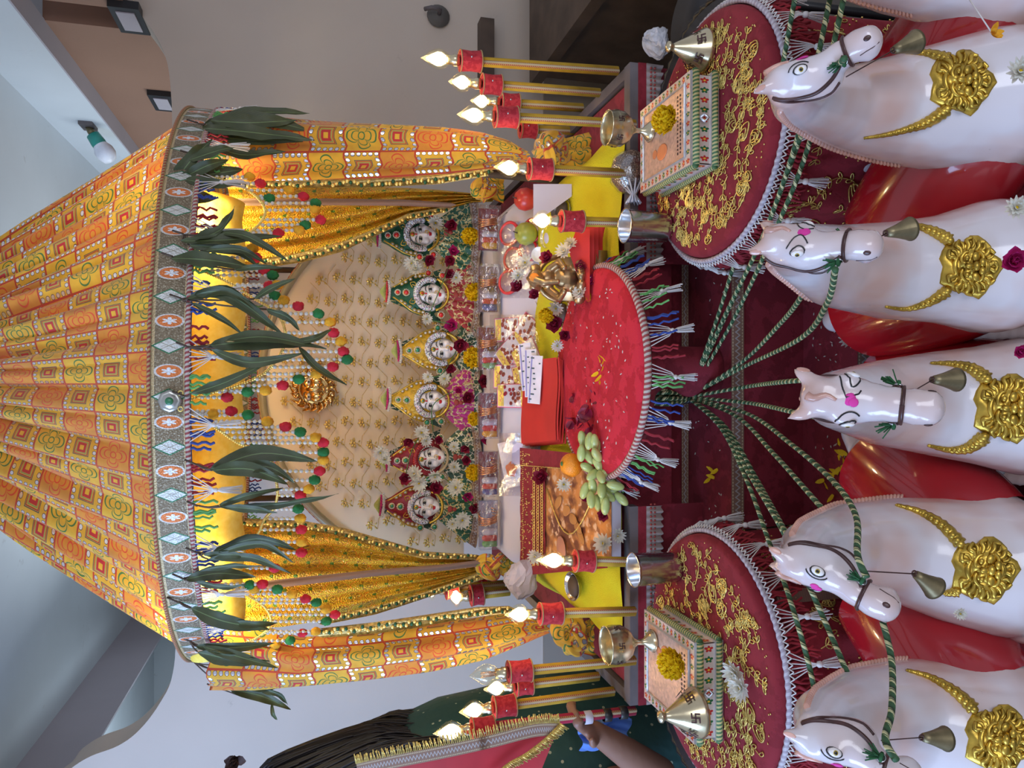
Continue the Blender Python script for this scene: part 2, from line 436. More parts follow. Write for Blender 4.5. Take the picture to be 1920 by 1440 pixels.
# ---------------- room shell
FL = 0.0
b = B(); b.box((0, 2.6, FL-.02), (3.2, 5.2, .02)); struct(b.build('floor', m_floor, smooth=False))
WY = 2.9; TH = .16
curve = [(-900, -330), (-300, -230), (60, -140), (170, -50), (238, 0), (272, 38), (298, 78), (314, 120), (321, 180), (323, 240), (326, 400), (330, 750), (330, 1150), (324, 1262), (300, 1318), (262, 1368), (222, 1398), (170, 1418), (130, 1443), (60, 1500), (-300, 1640), (-900, 1780)]
cp = spline([W(x, y, WY) for x, y in curve], 5)
b = B()
def wv(y, z0=None): return [V((p.x, y, p.z)) for p in cp]
fr, bk = wv(WY), wv(WY+TH); n = len(cp)
zf = [V((p.x, WY, 0)) for p in cp]
vs = fr+zf+bk; fs = []
for i in range(n-1):
    fs.append((i+1, i, n+i, n+i+1)); fs.append((i, i+1, 2*n+i+1, 2*n+i))
b.add(vs, fs)
xr, xl = cp[0].x, cp[-1].x; zt = 4.2
b.box(((xr+3.2)/2+.0, WY+TH/2, 2.1), ((3.2-xr)/2, TH/2, 2.1)); b.box(((xl-3.2)/2, WY+TH/2, 2.1), ((xl+3.2)/2, TH/2, 2.1))
struct(b.build('wall_back', m_wall, smooth=False))
z = W(1018, 40, WY).z
b = B(); b.box((0, WY-.006, z/2), (3.0, .008, z/2)); struct(b.build('baseboard_back', m_dado, smooth=False))
# beyond the arched opening: ceiling, beam, side walls run away from the camera
H1 = 1.2; Z1 = CZ+H1
def slab(name, x0, x1, y0, y1, z0, z1, mt):
    b = B(); b.box(((x0+x1)/2, (y0+y1)/2, (z0+z1)/2), (abs(x1-x0)/2, (y1-y0)/2, abs(z1-z0)/2)); return struct(b.build(name, mt, smooth=False))
slab('ceiling', -3.1, 3.1, 2.2, 6.4, Z1, Z1+.1, m_ceil)
slab('trim_1', 1.236, 1.322, 2.2, 6.4, CZ+.944, Z1, m_ceil)          # beam
slab('trim_2', 1.235, 1.325, 2.19, 6.39, CZ+.938, CZ+.945, m_beam)
slab('wall_right', 1.322, 1.45, WY+TH, 6.4, 0, CZ+.945, m_pink)
slab('wall_beam', 1.322, 1.45, 2.2, WY, 2.03, CZ+.945, m_pink)
slab('trim_3', -1.622, -1.61, 2.2, 6.4, CZ+.93, Z1, m_beam)
slab('wall_left', -2.9, -2.75, WY+TH, 6.4, 0, Z1, m_ceil)
slab('wall_far', -3.1, 3.1, 6.4, 6.5, 0, Z1, m_ceil)
for k, (x, y, YY) in enumerate([(243, 34, 0), (306, 190, 0)]):
    p = WX(x, y, 1.31); YY = p.y; b = B(); b.box((1.312, YY, p.z), (.014, .10, .05)); b.cur = 1; b.box((1.300, YY, p.z), (.006, .07, .03))
    struct(b.build('window_%d' % (k+1), [m_black, m_beam], smooth=False))
# hanging lamp on the beam side
p = WX(165, 234, 1.234)
ld = thing('ceiling_lamp', 'unlit white bulb with a green collar, high on the white beam', 'lamp', p)
b = B(); b.box((p.x-.006, p.y, p.z), (.008, .05, .03)); b.build('mounting_plate', m_greywood, ld, smooth=False)
LQ = rotto((.83, 0, .55)); b = B(); b.tube([p, p+V((-.03, 0, -.012)), p+V((-.046, 0, -.022))], .017, 8); b.build('holder', m_brassdk, ld)
b = B(); b.lathe([(.001, -.0), (.03, -.002), (.034, -.045), (.033, -.06)], p+V((-.045, 0, -.02)), 18, M3=LQ); b.build('bulb_collar', simple('teal_plastic', (.03, .30, .24), .4), ld)
b = B(); b.lathe([(.033, -.058), (.045, -.085), (.045, -.11), (.03, -.14), (.001, -.149)], p+V((-.045, 0, -.02)), 18, M3=LQ); b.build('bulb_globe', simple('opal_plastic', (.75, .76, .82), .4), ld)
# wall fittings
p = W(822, 30, WY-.01)
t = thing('wall_hook', 'round rusty hook plate high on the beige wall beside the lamps', 'hook', p)
b = B(); b.lathe([(.0, .018), (.03, .018), (.045, 0)], p, 18, M3=rotto((0, -1, 0))); b.build('plate', simple('old_iron', (.1, .09, .08), .6), t)
b = B(); b.tube([p+V((0, -.015, 0)), p+V((0, -.05, .0)), p+V((0, -.06, .035)), p+V((0, -.04, .06))], .008, 6); b.build('hook', m_greywood, t)
b = B(); p = W(911, 100, WY-.03); b.box(p, (M(60, p), .03, M(13, p))); tag(b.build('wall_bracket', m_wood, smooth=False, loc=p), 'short dark wooden block fixed across the beige wall', 'bracket')
# charger with coiled cable
p = W(1112, 36, WY-.05); t = thing('power_adapter', 'black power adapter with a coiled cable hanging against the wall', 'adapter', p)
b = B(); b.box(p, (.03, .02, .045)); b.build('adapter_body', m_black, t, smooth=False)
b = B(); q = W(1090, 92, WY-.03); b.tube(spline([W(1085, -12, WY-.03), p, q+V((0, 0, .07))]+[q+V((.06*cos(k*.9)*(1-.03*k), -.004*k, .05*sin(k*.9))) for k in range(24)]+[W(1045, 130, WY-.03), W(1010, 150, WY-.03)], 4), .004, 5); b.build('cable', m_black, t)
# dark cabinet at right
p = W(1186, 0, 2.1)
t = thing('wooden_cabinet', 'dark wooden cabinet standing against the wall at the right edge', 'cabinet', (1.30, 2.1, 0))
b = B(); b.box((1.33+.17, 2.3, .29), (.36, .35, .29)); b.build('body', m_wood, t, smooth=False)
b = B(); b.box((1.32+.17, 2.29, .6), (.38, .37, .02)); b.build('top_board', m_wood, t, smooth=False)
for i, dx in enumerate((-.17, .17)):
    b = B(); b.box((1.50+dx, 1.945, .29), (.155, .008, .25)); d = b.build('door', m_wood, t, smooth=False)
    b = B(); b.box((1.50+dx*.3, 1.93, .32), (.008, .01, .03)); b.build('handle', m_brassdk, d, smooth=False)
# ---------------- chariot: platform, frame, steps
PZ = .80
ch = thing('chariot_platform', 'low chariot stage draped in dark red damask with beaded frill edge', 'stage', (0, 1.9, 0))
b = B(); b.box((0, 1.97, .74), (.60, .58, .05)); b.build('deck', m_step, ch, smooth=False)
for s in (-1, 1):
    b = B(); b.box((s*.620, 1.97, .780), (.011, .60, .016)); b.build('side_rail', m_greywood, ch, smooth=False)
    x0 = .24*s if s > 0 else -.24
    b = B(); b.box(((x0+s*.63)/2, 1.365, .79), (abs(s*.63-x0)/2, .014, .009)); b.build('front_rail', m_greywood, ch, smooth=False)
    b = B(); b.box(((x0+s*.63)/2, 1.352, .772), (abs(s*.63-x0)/2, .004, .010)); b.build('red_piping', m_velvet, ch, smooth=False)
    n = int(abs(s*.63-x0)/.008)
    b = B()
    for i in range(n):
        for dz in (0, .008): b.ell((x0+s*.008*i+.004, 1.345, .757-dz), .0024, nu=6, nv=4)
    b.build('bead_trim', m_goldbraid, ch, kind='stuff')
    b = B(); b.grid(lambda u, v: V((x0+s*abs(s*.63-x0)*u, 1.347+.006*sin(u*170)*v, .766-.034*v)), 150, 3); b.build('frill', simple('frill_ribbon', (.33, .26, .24), .7), ch)
    b = B(); b.grid(lambda u, v: V((x0+s*abs(s*.63-x0)*u, 1.362+.012*sin(u*23)*v, .76-.70*v)), 40, 6); b.build('front_drape', m_step, ch)
for s in (-1, 1):
    for yy in (1.42, 2.5):
        b = B(); b.box((s*.57, yy, .35), (.03, .03, .35)); b.build('leg', m_wood, ch, smooth=False)
# steps
st = thing('step_ladder', 'flight of red damask covered steps with woven trims below the red stool', 'steps', (0, 1.25, 0))
YS = [(1.42, 1.255, .634), (1.255, 1.105, .478)]
for k, (yb, yf, zz) in enumerate(YS):
    w = .46
    b = B(); b.grid(lambda u, v: V((-w+2*w*u, yf+(1.44-yf)*v, zz+.002*sin(u*31+k)*sin(v*9))), 30, 4)
    b.grid(lambda u, v: V((-w+2*w*u, yf-.002*sin(u*27), zz-zz*v if k == 1 else zz-.158*v)), 30, 4); b.build('step_cover', m_step, st)
    for dz, hh in ((-.012, .011),):
        b = B(); b.grid(lambda u, v: V((-w+2*w*u, yf-.004+.003*(v-.5)**2, zz+.003-.027*v)), 24, 2, ul=2*w/.012, vl=1); b.build('edge_trim', m_trim, st)
    b = B(); b.box((0, (yf+1.44)/2+.003, zz/2-.003), (w-.004, (1.44-yf)/2-.004, zz/2-.004)); b.build('step_board', m_wood, st, smooth=False)
b = B(); b.grid(lambda u, v: V((-.46+.92*u, 1.425, .784-.15*v)), 30, 3); b.build('top_riser', m_step, st)
b = B(); b.grid(lambda u, v: V((-.46+.92*u, 1.419, .652-.016*v)), 20, 1, ul=70, vl=1); b.build('riser_trim', m_trim, st)
# plush yellow cover and white sheet
pr = [(2.4, .845), (1.75, .866), (1.62, .864), (1.54, .846), (1.475, .828), (1.43, .816), (1.40, .810), (1.375, .806)]
prs = spline([V((0, a, q)) for a, q in pr], 5)
b = B()
def ycl(u, v):
    q = prs[min(int(v*(len(prs)-1)+.5), len(prs)-1)]; x = -.52+1.02*u
    e = max(0, (abs(x+.01)-.44)/.07); z = q.z-.05*e*e+.004*sin(x*30+q.y*9)+.003*sin(q.y*40+x*11)
    return V((x*(1+.02*sin(q.y*14)), q.y+.006*sin(x*23), max(z, .802)))
b.grid(ycl, 60, len(prs)-1); tag(b.build('plush_cover', m_yelplush, loc=(0, 1.5, .8)), 'fluffy yellow plush cover spread over the stage under the white sheet', 'cloth')
b = B(); b.box((0, 2.12, .86), (.44, .27, .058)); tag(b.build('stage_board', m_wood, loc=(0, 2, .8)), 'dark wooden board under the white sheet and yellow plush', 'board')
SZ = .93
b = B()
def sheet(u, v):
    x = -.455+.93*u; y = 1.672+.66*v; z = (SZ if y > 1.84 else SZ-.7*(1.84-y))-.003+.0015*sin(x*17+y*9)
    if abs(x) > .43: z -= (abs(x)-.43)*.9
    return V((x, y+.010*sin(u*9)*(1-v), z))
b.grid(sheet, 50, 36); tag(b.build('white_sheet', m_sheet, loc=(0, 1.9, SZ)), 'smooth white sheet lying over the stage in front of the idols', 'cloth')
# ---------------- backdrop arch
BY = 2.32; cc = W(852, 716, BY); RR = M(344, cc)
bd = thing('backdrop', 'round cream backdrop sewn with gold sprigs behind the row of idols', 'backdrop', (cc.x, BY, SZ))
a0 = math.asin(max(-1, min(1, (SZ+.004-cc.z)/RR)))
b = B(); N = 72
arcp = [V((cc.x+RR*cos(a0+(pi-2*a0)*k/N), BY, cc.z+RR*sin(a0+(pi-2*a0)*k/N))) for k in range(N+1)]
b.add([V((p.x, BY+.01, p.z)) for p in arcp], [tuple(range(N+1))]); m_cream = simple('cream_satin', (.84, .70, .48), .65, var=.08, sc=4)
b.build('cream_panel', m_cream, bd, smooth=False)
b = B(); b.tube(arcp, .0125, 10); b.build('ring_frame', simple('sage_ring', (.34, .31, .20), .4, .2, var=.25, sc=8), bd)
b = B(); b.tube([V((p.x*1.0+(p.x-cc.x)*.012, BY-.004, p.z+(p.z-cc.z)*.012)) for p in arcp], .006, 6, ul=60); b.build('gold_edging', m_goldbraid, bd)
# gold sprigs and lattice
b = B(); gx, gz = .062, .050
for i in range(-10, 11):
    for j in range(-2, 14):
        x = cc.x+i*gx+.006*sin(j*2.1); z = SZ+.02+j*gz+(gz*.5 if i % 2 else 0)
        if (x-cc.x)**2+(z-cc.z)**2 > (RR-.06)**2 or z < SZ+.02: continue
        rnd = random.uniform(-.4, .4); yy = BY-.002
        for k in range(5):
            th = rnd+pi/2+(k-2)*.8; e = V((x+.010*cos(th), yy, z+.010*sin(th))); b.ell(e, (.0062, .0022, .0036), Matrix.Rotation(-th, 3, 'Y'), nu=6, nv=4)
        b.ell((x, yy-.001, z), (.004, .003, .004), nu=6, nv=4)
        b.tube([V((x, yy, z)), V((x-.003, yy, z-.012)), V((x-.012, yy, z-.020))], .0013, 4)
        for s in (-1, 1): b.ell((x+s*.006-.002, yy, z-.014), (.005, .0015, .0026), Matrix.Rotation(s*.6, 3, 'Y'), nu=5, nv=3)
        b.tube([V((x-.012, yy+.001, z-.020)), V((x+.020, yy+.001, z-.024)), V((x+gx-.012, yy+.001, z-.020+gz*.5*(1 if i % 2 == 0 else -1)))], .0009, 3, caps=False)
b.build('gold_embroidery', m_thread, bd, kind='stuff')
# ---------------- round tables
def embroider(b, place, n, seed, sz=.03):
    """vine sprigs with leaf loops; place(s,t)->(point,normalish) maps cloth space in metres"""
    rd = random.Random(seed); used = []
    for k in range(n):
        s0, t0 = max((place(None, rd) for _ in range(9)), key=lambda c: min([(c[0]-u_[0])**2+(c[1]-u_[1])**2 for u_ in used] or [1])); used.append((s0, t0))
        th = rd.uniform(0, 2*pi); pts = []; s, t = s0, t0
        for q in range(9):
            pts.append((s, t)); s += sz*.28*cos(th); t += sz*.28*sin(th); th += rd.uniform(-.1, .55)*rd.choice((1, 1, .6))
        P = [place(p, rd) for p in pts]; P = [p for p in P if p is not None]
        if len(P) < 4: continue
        b.tube(P, .0009, 3, caps=False)
        for q in range(1, len(pts), 2):
            for sg in (-1, 1):
                a = atan2(pts[q][1]-pts[q-1][1], pts[q][0]-pts[q-1][0])+sg*.8; L = sz*.34
                loop = []
                for w in range(9):
                    ph = 2*pi*w/8; lx = L*.5*(1-cos(ph)); ly = L*.22*sin(ph)
                    loop.append(place((pts[q][0]+lx*cos(a)-ly*sin(a), pts[q][1]+lx*sin(a)+ly*cos(a)), rd))
                if all(l is not None for l in loop): b.tube(loop, .0011, 3, caps=False)
        if k % 3 == 0:       # paisley / bird with nested loops
            a = rd.uniform(0, 2*pi)
            for sc in (1, .65, .35):
                loop = [place((s0+sz*.7*sc*(1-cos(w*pi/7))*.6*cos(a)-sz*.3*sc*sin(w*pi/7)*(1+.4*cos(w*pi/7))*sin(a), t0+sz*.7*sc*(1-cos(w*pi/7))*.6*sin(a)+sz*.3*sc*sin(w*pi/7)*(1+.4*cos(w*pi/7))*cos(a)), rd) for w in range(15)]
                if all(l is not None for l in loop): b.tube(loop, .0014, 3, caps=False)
def tassel(b, p, L=.035, r=.008, n=14, spread=1.0, d=(0, 0, -1), rd=random):
    d = V(d); q = rotto(d); p = V(p)
    for k in range(n):
        th = 2*pi*k/n+rd.uniform(-.2, .2); rr = r*rd.uniform(.5, 1)*spread; l = L*rd.uniform(.85, 1.05)
        b.tube([p, p+d*l*.25+q@V((r*.45*cos(th), r*.45*sin(th), 0)), p+d*l+q@V((rr*cos(th), rr*sin(th), 0))], .0009, 3, caps=False)
def round_table(cx, cy, zt, r, lab, grp, seed):
    t = thing('round_table', lab, 'table', (cx, cy, 0), grp)
    rd = random.Random(seed); c = V((cx, cy, zt))
    b = B(); b.lathe([(0, -.001), (r-.012, -.001), (r-.003, -.004), (r, -.011), (r+.001, -.018)], c, 72); b.build('table_cover', m_velvet, t)
    b = B()
    def pl(p, rr):
        if p is None:
            a = rr.uniform(0, 2*pi); q = r*sqrt(rr.uniform(.02, .84)); return (q*cos(a), q*sin(a))
        if p[0]**2+p[1]**2 > (r-.014)**2: return None
        return c+V((p[0], p[1], .0005))
    embroider(b, pl, 84, seed, .036)
    for k in range(240):
        a = rd.uniform(0, 2*pi); q = r*sqrt(rd.random())*.95; b.ell(c+V((q*cos(a), q*sin(a), .0002)), (.0016, .0016, .0007), nu=5, nv=3)
    b.build('gold_embroidery', m_thread, t, kind='stuff')
    b = B(); ring = [c+V(((r+.006)*cos(2*pi*k/200), (r+.006)*sin(2*pi*k/200), -.016+.0015*(k % 2))) for k in range(201)]
    b.tube(ring, .0045, 7, ul=110, caps=False); b.build('crochet_edge', m_braid2, t)
    # zig-zag picots
    b = B()
    for k in range(300):
        a = 2*pi*k/300; q = r+.010+.006*(k % 2); b2 = 2*pi*(k+1)/300; q2 = r+.010+.006*((k+1) % 2)
        b.tube([c+V((q*cos(a), q*sin(a), -.016-.004*(k % 2))), c+V((q2*cos(b2), q2*sin(b2), -.016-.004*((k+1) % 2)))], .0012, 3, caps=False)
    b.build('picot', m_white, t, kind='stuff')
    # yarn fringe
    b = B()
    for k in range(260):
        a = 2*pi*(k+rd.random()*.6)/260; l = rd.uniform(.035, .055); p = c+V(((r+.008)*cos(a), (r+.008)*sin(a), -.02))
        b.tube([p+V((.003*sin(q*2.2+k)+.006*q/4*cos(a), .003*cos(q*2+k)+.006*q/4*sin(a), -l*q/4)) for q in range(5)], .0022, 4, caps=False)
    b.build('yarn_fringe', m_dred, t, kind='stuff')
    for k in range(22):
        a = 2*pi*(k+.5)/22; b = B(); p = c+V(((r+.012)*cos(a), (r+.012)*sin(a), -.022)); q = c+V(((r+.024)*cos(a), (r+.024)*sin(a), -.058))
        for w in (-1, -.6, -.2, .2, .6, 1):
            aa = a+w*.085; b.tube([c+V(((r+.012)*cos(aa), (r+.012)*sin(aa), -.020)), q+V((.003*w, 0, .012)), q], .0010, 3, caps=False)
        b.ell(q, (.005, .005, .005), nu=8, nv=5); tassel(b, q, .036, .010, 16, rd=rd); b.build('tassel', m_white, t)
    # skirt
    b = B(); zs = zt-.03
    def sk(u, v):
        a = 2*pi*u; q = r-.012+(.008+.012*v)*sin(a*14+seed)+.02*v; return V((cx+q*cos(a), cy+q*sin(a), zs-(zs-.06)*v))
    b.grid(sk, 160, 8); b.build('skirt', m_velvet, t)
    b = B()
    def pl2(p, rr):
        if p is None: return (rr.uniform(0, 2*pi)*r, rr.uniform(-.42, -.02))
        a = p[0]/r; v = -p[1]/(zs-.06)
        if v < 0: return None
        o = sk(a/(2*pi), v); return o+V((cos(a), sin(a), 0))*.0014
    embroider(b, pl2, 120, seed+5, .034)
    for k in range(420):
        o = pl2(pl2(None, rd), rd)
        if o is not None: b.ell(o, .0019, nu=5, nv=3)
    b.build('skirt_embroidery', m_thread, t, kind='stuff')
    for k in range(6):
        b = B(); a0_ = 2*pi*(k+.2)/6
        b.grid(lambda u, v: (sk((a0_+u*.09)/(2*pi), v*.9+.02)+V((cos(a0_), sin(a0_), 0))*.003), 3, 30, ul=1, vl=30); b.build('ribbon', m_trim, t)
    of = V((math.copysign(.034, cx), .040, 0)); b = B(); b.lathe([(0, -.022), (r+.0, -.022), (r+.008, -.03), (r+.004, -.05), (0, -.052)], c+of, 56); b.tube([c+of+V(((r+.008)*cos(k*pi/60), (r+.008)*sin(k*pi/60), -.030+.004*(k % 2))) for k in range(121)], .006, 5, caps=False); b.lathe([(.03, -.05), (.03, -zt)], c, 12); b.lathe([(.001, -zt+.03), (.14, -zt+.02), (.15, -zt)], c, 32); b.build('stool_frame', m_black, t)
    return t
TZ = .766
tr = round_table(.415, 1.125, TZ, .200, 'round table in dark red gold-embroidered velvet under the box beside the beige wall', 'round velvet tables', 3)
tl = round_table(-.460, 1.125, TZ, .205, 'round table in dark red gold-embroidered velvet next to the green-clad person', 'round velvet tables', 11)
t = thing('side_stool', 'small black stool under the crumpled white bag behind the wall-side table', 'stool', (.635, 1.235, 0)); sx, sy = .70, 1.30
t.location = (sx, sy, 0); b = B(); b.lathe([(0, .70), (.075, .70), (.08, .69), (.075, .675), (0, .67)], (sx, sy, 0), 30); b.build('seat', m_black, t)
for k in range(4):
    a = pi/4+k*pi/2; b = B(); b.tube([V((sx+.05*cos(a), sy+.05*sin(a), .68)), V((sx+.065*cos(a), sy+.065*sin(a), 0))], .009, 8); b.build('leg', m_black, t)
# ---------------- central red stool
cs = V((.024, 1.395, .858)); r = .208; tilt = Matrix.Rotation(R(2.5), 3, 'X')
t = thing('plush_stool', 'round crimson plush topped stool with braided edge at the centre', 'stool', (cs.x, cs.y, YS[0][2]))
b = B(); b.lathe([(0, 0.004), (r*.6, .004), (r-.014, .001), (r-.004, -.004), (r, -.012)], cs, 80, M3=tilt); b.build('plush_top', m_drum, t)
b = B(); b.lathe([(r-.002, -.012), (r-.004, -.03), (.0, -.032)], cs, 60, M3=tilt); b.build('rim', m_velvet, t)
b = B(); b.tube([cs+tilt@V(((r+.002)*cos(2*pi*k/240), (r+.002)*sin(2*pi*k/240), -.010)) for k in range(241)], .0068, 7, ul=110, caps=False); b.build('braided_edge', m_braid, t)
b = B(); b.lathe([(.05, -.03), (.05, -(cs.z-YS[0][2])+.012), (.055, -(cs.z-YS[0][2])+.001), (.0, -(cs.z-YS[0][2])+.001)], (cs.x, cs.y-.06, cs.z), 24); b.build('pedestal', m_step, t)
rd = random.Random(4)
segs = [(m_blue, .10), (m_lgreen, .09), (m_dred, .12)]; a = 0; k = 0
while a < 2*pi:
    mt, w = segs[k % 3]; w *= 2.3; b = B()
    for q in range(int(w/.10)):
        for lay in range(2):
            aa = a+w*(.85*q+rd.random())/(w/.10); l = rd.uniform(.034, .048); p = cs+tilt@V(((r+.006)*cos(aa), (r+.006)*sin(aa), -.018)); o = V((cos(aa), sin(aa), 0))
            b.tube([p+o*(.026*s/6)+V((.0022*sin(s*2.5+q), .0022*cos(s*2.5), -l*s/6)) for s in range(7)], .0020, 4, caps=False)
    b.build('yarn_fringe', mt, t, kind='stuff'); a += w; k += 1
for k in range(18):
    aa = 2*pi*(k+.35)/18; b = B(); o = V((cos(aa), sin(aa), 0)); q = cs+tilt@V(((r+.026)*cos(aa), (r+.026)*sin(aa), -.05))
    for w in (-1, -.65, -.3, 0, .3, .65, 1):
        a2 = aa+w*.10; b.tube([cs+tilt@V(((r+.005)*cos(a2), (r+.005)*sin(a2), -.016)), q.lerp(cs+tilt@V(((r+.012)*cos(a2), (r+.012)*sin(a2), -.036)), .35), q], .0011, 3, caps=False)
    b.ell(q, .0045, nu=8, nv=5); tassel(b, q, .036, .009, 16, rd=rd, d=(o*.35+V((0, 0, -1))).normalized()); b.build('tassel', m_white, t)
# ---------------- canopy
CY, CR = 2.10, .68; rimZ = .245+CZ
def rimpt(y, dr=0, dz=0):
    """front rim point above picture row y (rows past the silhouette wrap back), moved out by dr"""
    r = CR; a = (720-y)/F
    # solve X = a*D, D = Y c - Z s on circle
    Yv = CY-r
    for _ in range(30):
        D = Yv*c15-.245*s15; X = a*D; X = max(-r*.999, min(r*.999, X)); Yv = CY-sqrt(r*r-X*X)
    th = atan2(Yv-CY, X); return V(((r+dr)*cos(th), CY+(r+dr)*sin(th), rimZ+dz))
def rth(y): p = rimpt(y); return atan2(p.y-CY, p.x)
cn = thing('canopy', 'tall pleated orange patchwork canopy with mirror dots and a round embroidered rim', 'canopy', (0, CY, rimZ))
apex = CZ+1.15
NP = 78
def cone(u, v):
    th = 2*pi*u; amp = .004+.044*min(v*2.2, 1)*(1-v*.8)
    r = CR*(1-v)**1.0*.93+.045*1.0+.0
    r = (CR-.006)*(1-v)+.012*v
    pl = (abs(sin(th*NP/2+1.3*sin(th*5)+.5*sin(v*6)))**.7-.6)+.45*sin(th*37+2*v)
    r += amp*pl*1.1
    z = rimZ+.01+(apex-rimZ)*v**1.0-.02*sin(v*pi)
    return V((r*cos(th), CY+r*sin(th), z))
b = B(); b.grid(cone, 1100, 26, ul=72, vl=13); b.build('pleated_cloth', m_patch, cn)
b = B()
hb = .062
b.grid(lambda u, v: V(((CR+.002+.002*sin(v*pi))*cos(2*pi*u), CY+(CR+.002+.002*sin(v*pi))*sin(2*pi*u), rimZ+.028-hb*v)), 240, 4, ul=96, vl=1)
b.build('embroidered_border', m_band, cn)
for dz in (.029, -.034):
    b = B(); b.tube([V(((CR+.004)*cos(2*pi*k/240), CY+(CR+.004)*sin(2*pi*k/240), rimZ+dz)) for k in range(241)], .0035 if dz > 0 else .0055, 6, ul=120, caps=False)
    b.build('piping', m_goldbraid if dz > 0 else m_braid, cn)
rd = random.Random(9)
# yarn fringe in colour runs, and white tassels
cols = [m_blue, m_lgreen, m_dred]; nseg = 54
for k in range(nseg):
    b = B(); th0 = 2*pi*k/nseg
    for q in range(6):
        th = th0+2*pi/nseg*(q*.8+rd.random())/6; l = rd.uniform(.028, .045)
        b.tube([V(((CR+.006+.003*sin(s*2.3+q))*cos(th+.004*sin(s*2+q)), CY+(CR+.006)*sin(th+.004*sin(s*2.+q)), rimZ-.036-l*s/6)) for s in range(7)], .0026, 4, caps=False)
    b.build('yarn_fringe', cols[k % 3], cn, kind='stuff')
for k in range(36):
    b = B(); th = 2*pi*(k+.4)/36; q = V(((CR+.012)*cos(th), CY+(CR+.012)*sin(th), rimZ-.078))
    for w in (-1, -.66, -.33, 0, .33, .66, 1):
        a2 = th+w*.045; b.tube([V(((CR+.008)*cos(a2), CY+(CR+.008)*sin(a2), rimZ-.036)), V(((CR+.011)*cos(th+w*.02), CY+(CR+.011)*sin(th+w*.02), rimZ-.06)), q], .0011, 3, caps=False)
    b.ell(q, .0045, nu=8, nv=5); tassel(b, q, .045, .010, 16, rd=rd); b.build('tassel', m_white, cn)
# yellow cloth valance tube across the front under the rim, with two lit lamps above it
YT = 1.80; pL, pR = W(408, 1222, YT), W(408, 372, YT)
t = thing('cloth_roll', 'horizontal roll of bright yellow cloth glowing under the canopy rim', 'roll', ((pL.x+pR.x)/2, YT, pL.z))
ry = M(47, pL); mt = Mat('yellow_satin', (.86, .58, .06), .6); n = mt.noise(70, 3); mt.set('Base Color', mt.mix(mt.ramp(n, .3, .7), (.88, .62, .06), (.95, .76, .16)))
b = B(); b.tube([pL.lerp(pR, k/60)+V((0, 0, .004*sin(k*.8))) for k in range(61)], ry, 28); b.build('roll', mt.m, t)
m_lamp = emis('lit_tube', (1, .95, .45), 6)
for k, (x, y) in enumerate(((362, 405), (362, 1165))):
    p = W(x, y, YT+.09); t = thing('hidden_lamp', ('small glowing tube lamp above the yellow roll, towards the beige wall', 'small glowing tube lamp above the yellow roll, towards the blue-lit wall')[k], 'lamp', p)
    b = B(); b.tube([p-V((.05, 0, 0)), p+V((.05, 0, 0))], .011, 10); b.build('lit_tube', m_lamp, t)
    b = B(); b.tube([p-V((.062, 0, 0)), p-V((.05, 0, 0))], .013, 10); b.tube([p+V((.05, 0, 0)), p+V((.062, 0, 0))], .013, 10); b.build('lamp_cap', m_white, t)
    for dy, en in ((-.03, 5.5), (-.20, 3.0)): l = bpy.data.lights.new('lamp_and_fill_glow', 'POINT'); l.energy = en; l.color = (1, .86, .50); l.shadow_soft_size = .03; o = bpy.data.objects.new('lamp_and_fill_glow', l); C.objects.link(o); o.location = p+V(((0 if dy > -.1 else .10 if k else -.04), dy, -.02))  # second light of each pair is added in front to brighten the roll
# ---------------- curtains
def curtain_bundle(levels, Ya, Yb, nfold, depth, ph=0, cw=.075, v0=0.):
    b = B(); nv = 60; nu = 44; L = levels
    x0, x1 = L[0][0], L[-1][0]; vl = W(x0, L[0][1], Ya).z-W(x1, L[-1][1], Yb).z
    def fn(u, v):
        x = x0+(x1-x0)*v; a, c = interp(L, x); Y = Ya+(Yb-Ya)*v
        pa, pc = W(x, a, Y), W(x, c, Y); m_ = (pa+pc)/2; hw = abs(pa.x-pc.x)/2
        th = 2*pi*u; k = min(1, hw/.05)
        rr = 1+.10*sin(nfold*th+ph+2.5*v)+.05*sin((nfold+3)*th-3*v)
        return V((m_.x+hw*rr*.95*cos(th), m_.y+depth*(.35+.65*k)*rr*sin(th)*1.0, m_.z+.004*sin(9*th)))
    per = 2*.12*2
    b.grid(lambda u, v: fn(u, v), nu, nv, ul=.42/cw/1.0, vl=vl/cw)
    return b
def lace(b, ptsA, ptsB, n=60, amp=.004):
    A = spline(ptsA, n//max(1, len(ptsA)-1)); Bq = spline(ptsB, n//max(1, len(ptsB)-1)); k = min(len(A), len(Bq))
    return b
def sheetpx(rows, Ya, Yb, waves=9, amp=.012, nu=40, nv=60, ul=8, vl=10, ph=0):
    """rows: (x, y_a, y_b) picture rows from top down"""
    b = B()
    def fn(u, v):
        x = rows[0][0]+(rows[-1][0]-rows[0][0])*v; a, c = interp(rows, x); Y = Ya+(Yb-Ya)*v
        return W(x+6*sin(u*7+v*5), a+(c-a)*u, Y+amp*sin(waves*2*pi*u+ph+3*v))
    return b.grid(fn, nu, nv, ul=ul, vl=vl)
oc = thing('outer_curtain', 'orange patchwork curtain tied in a knot on the beige wall side', 'curtain', W(700, 275, 1.70))
curtain_bundle([(385, 222, 355), (470, 216, 352), (560, 224, 345), (700, 232, 338), (830, 242, 330), (900, 252, 322), (950, 266, 312), (985, 286, 306)], 1.76, 1.62, 6, .05).build('hanging_cloth', m_patch, oc)
b = B(); 
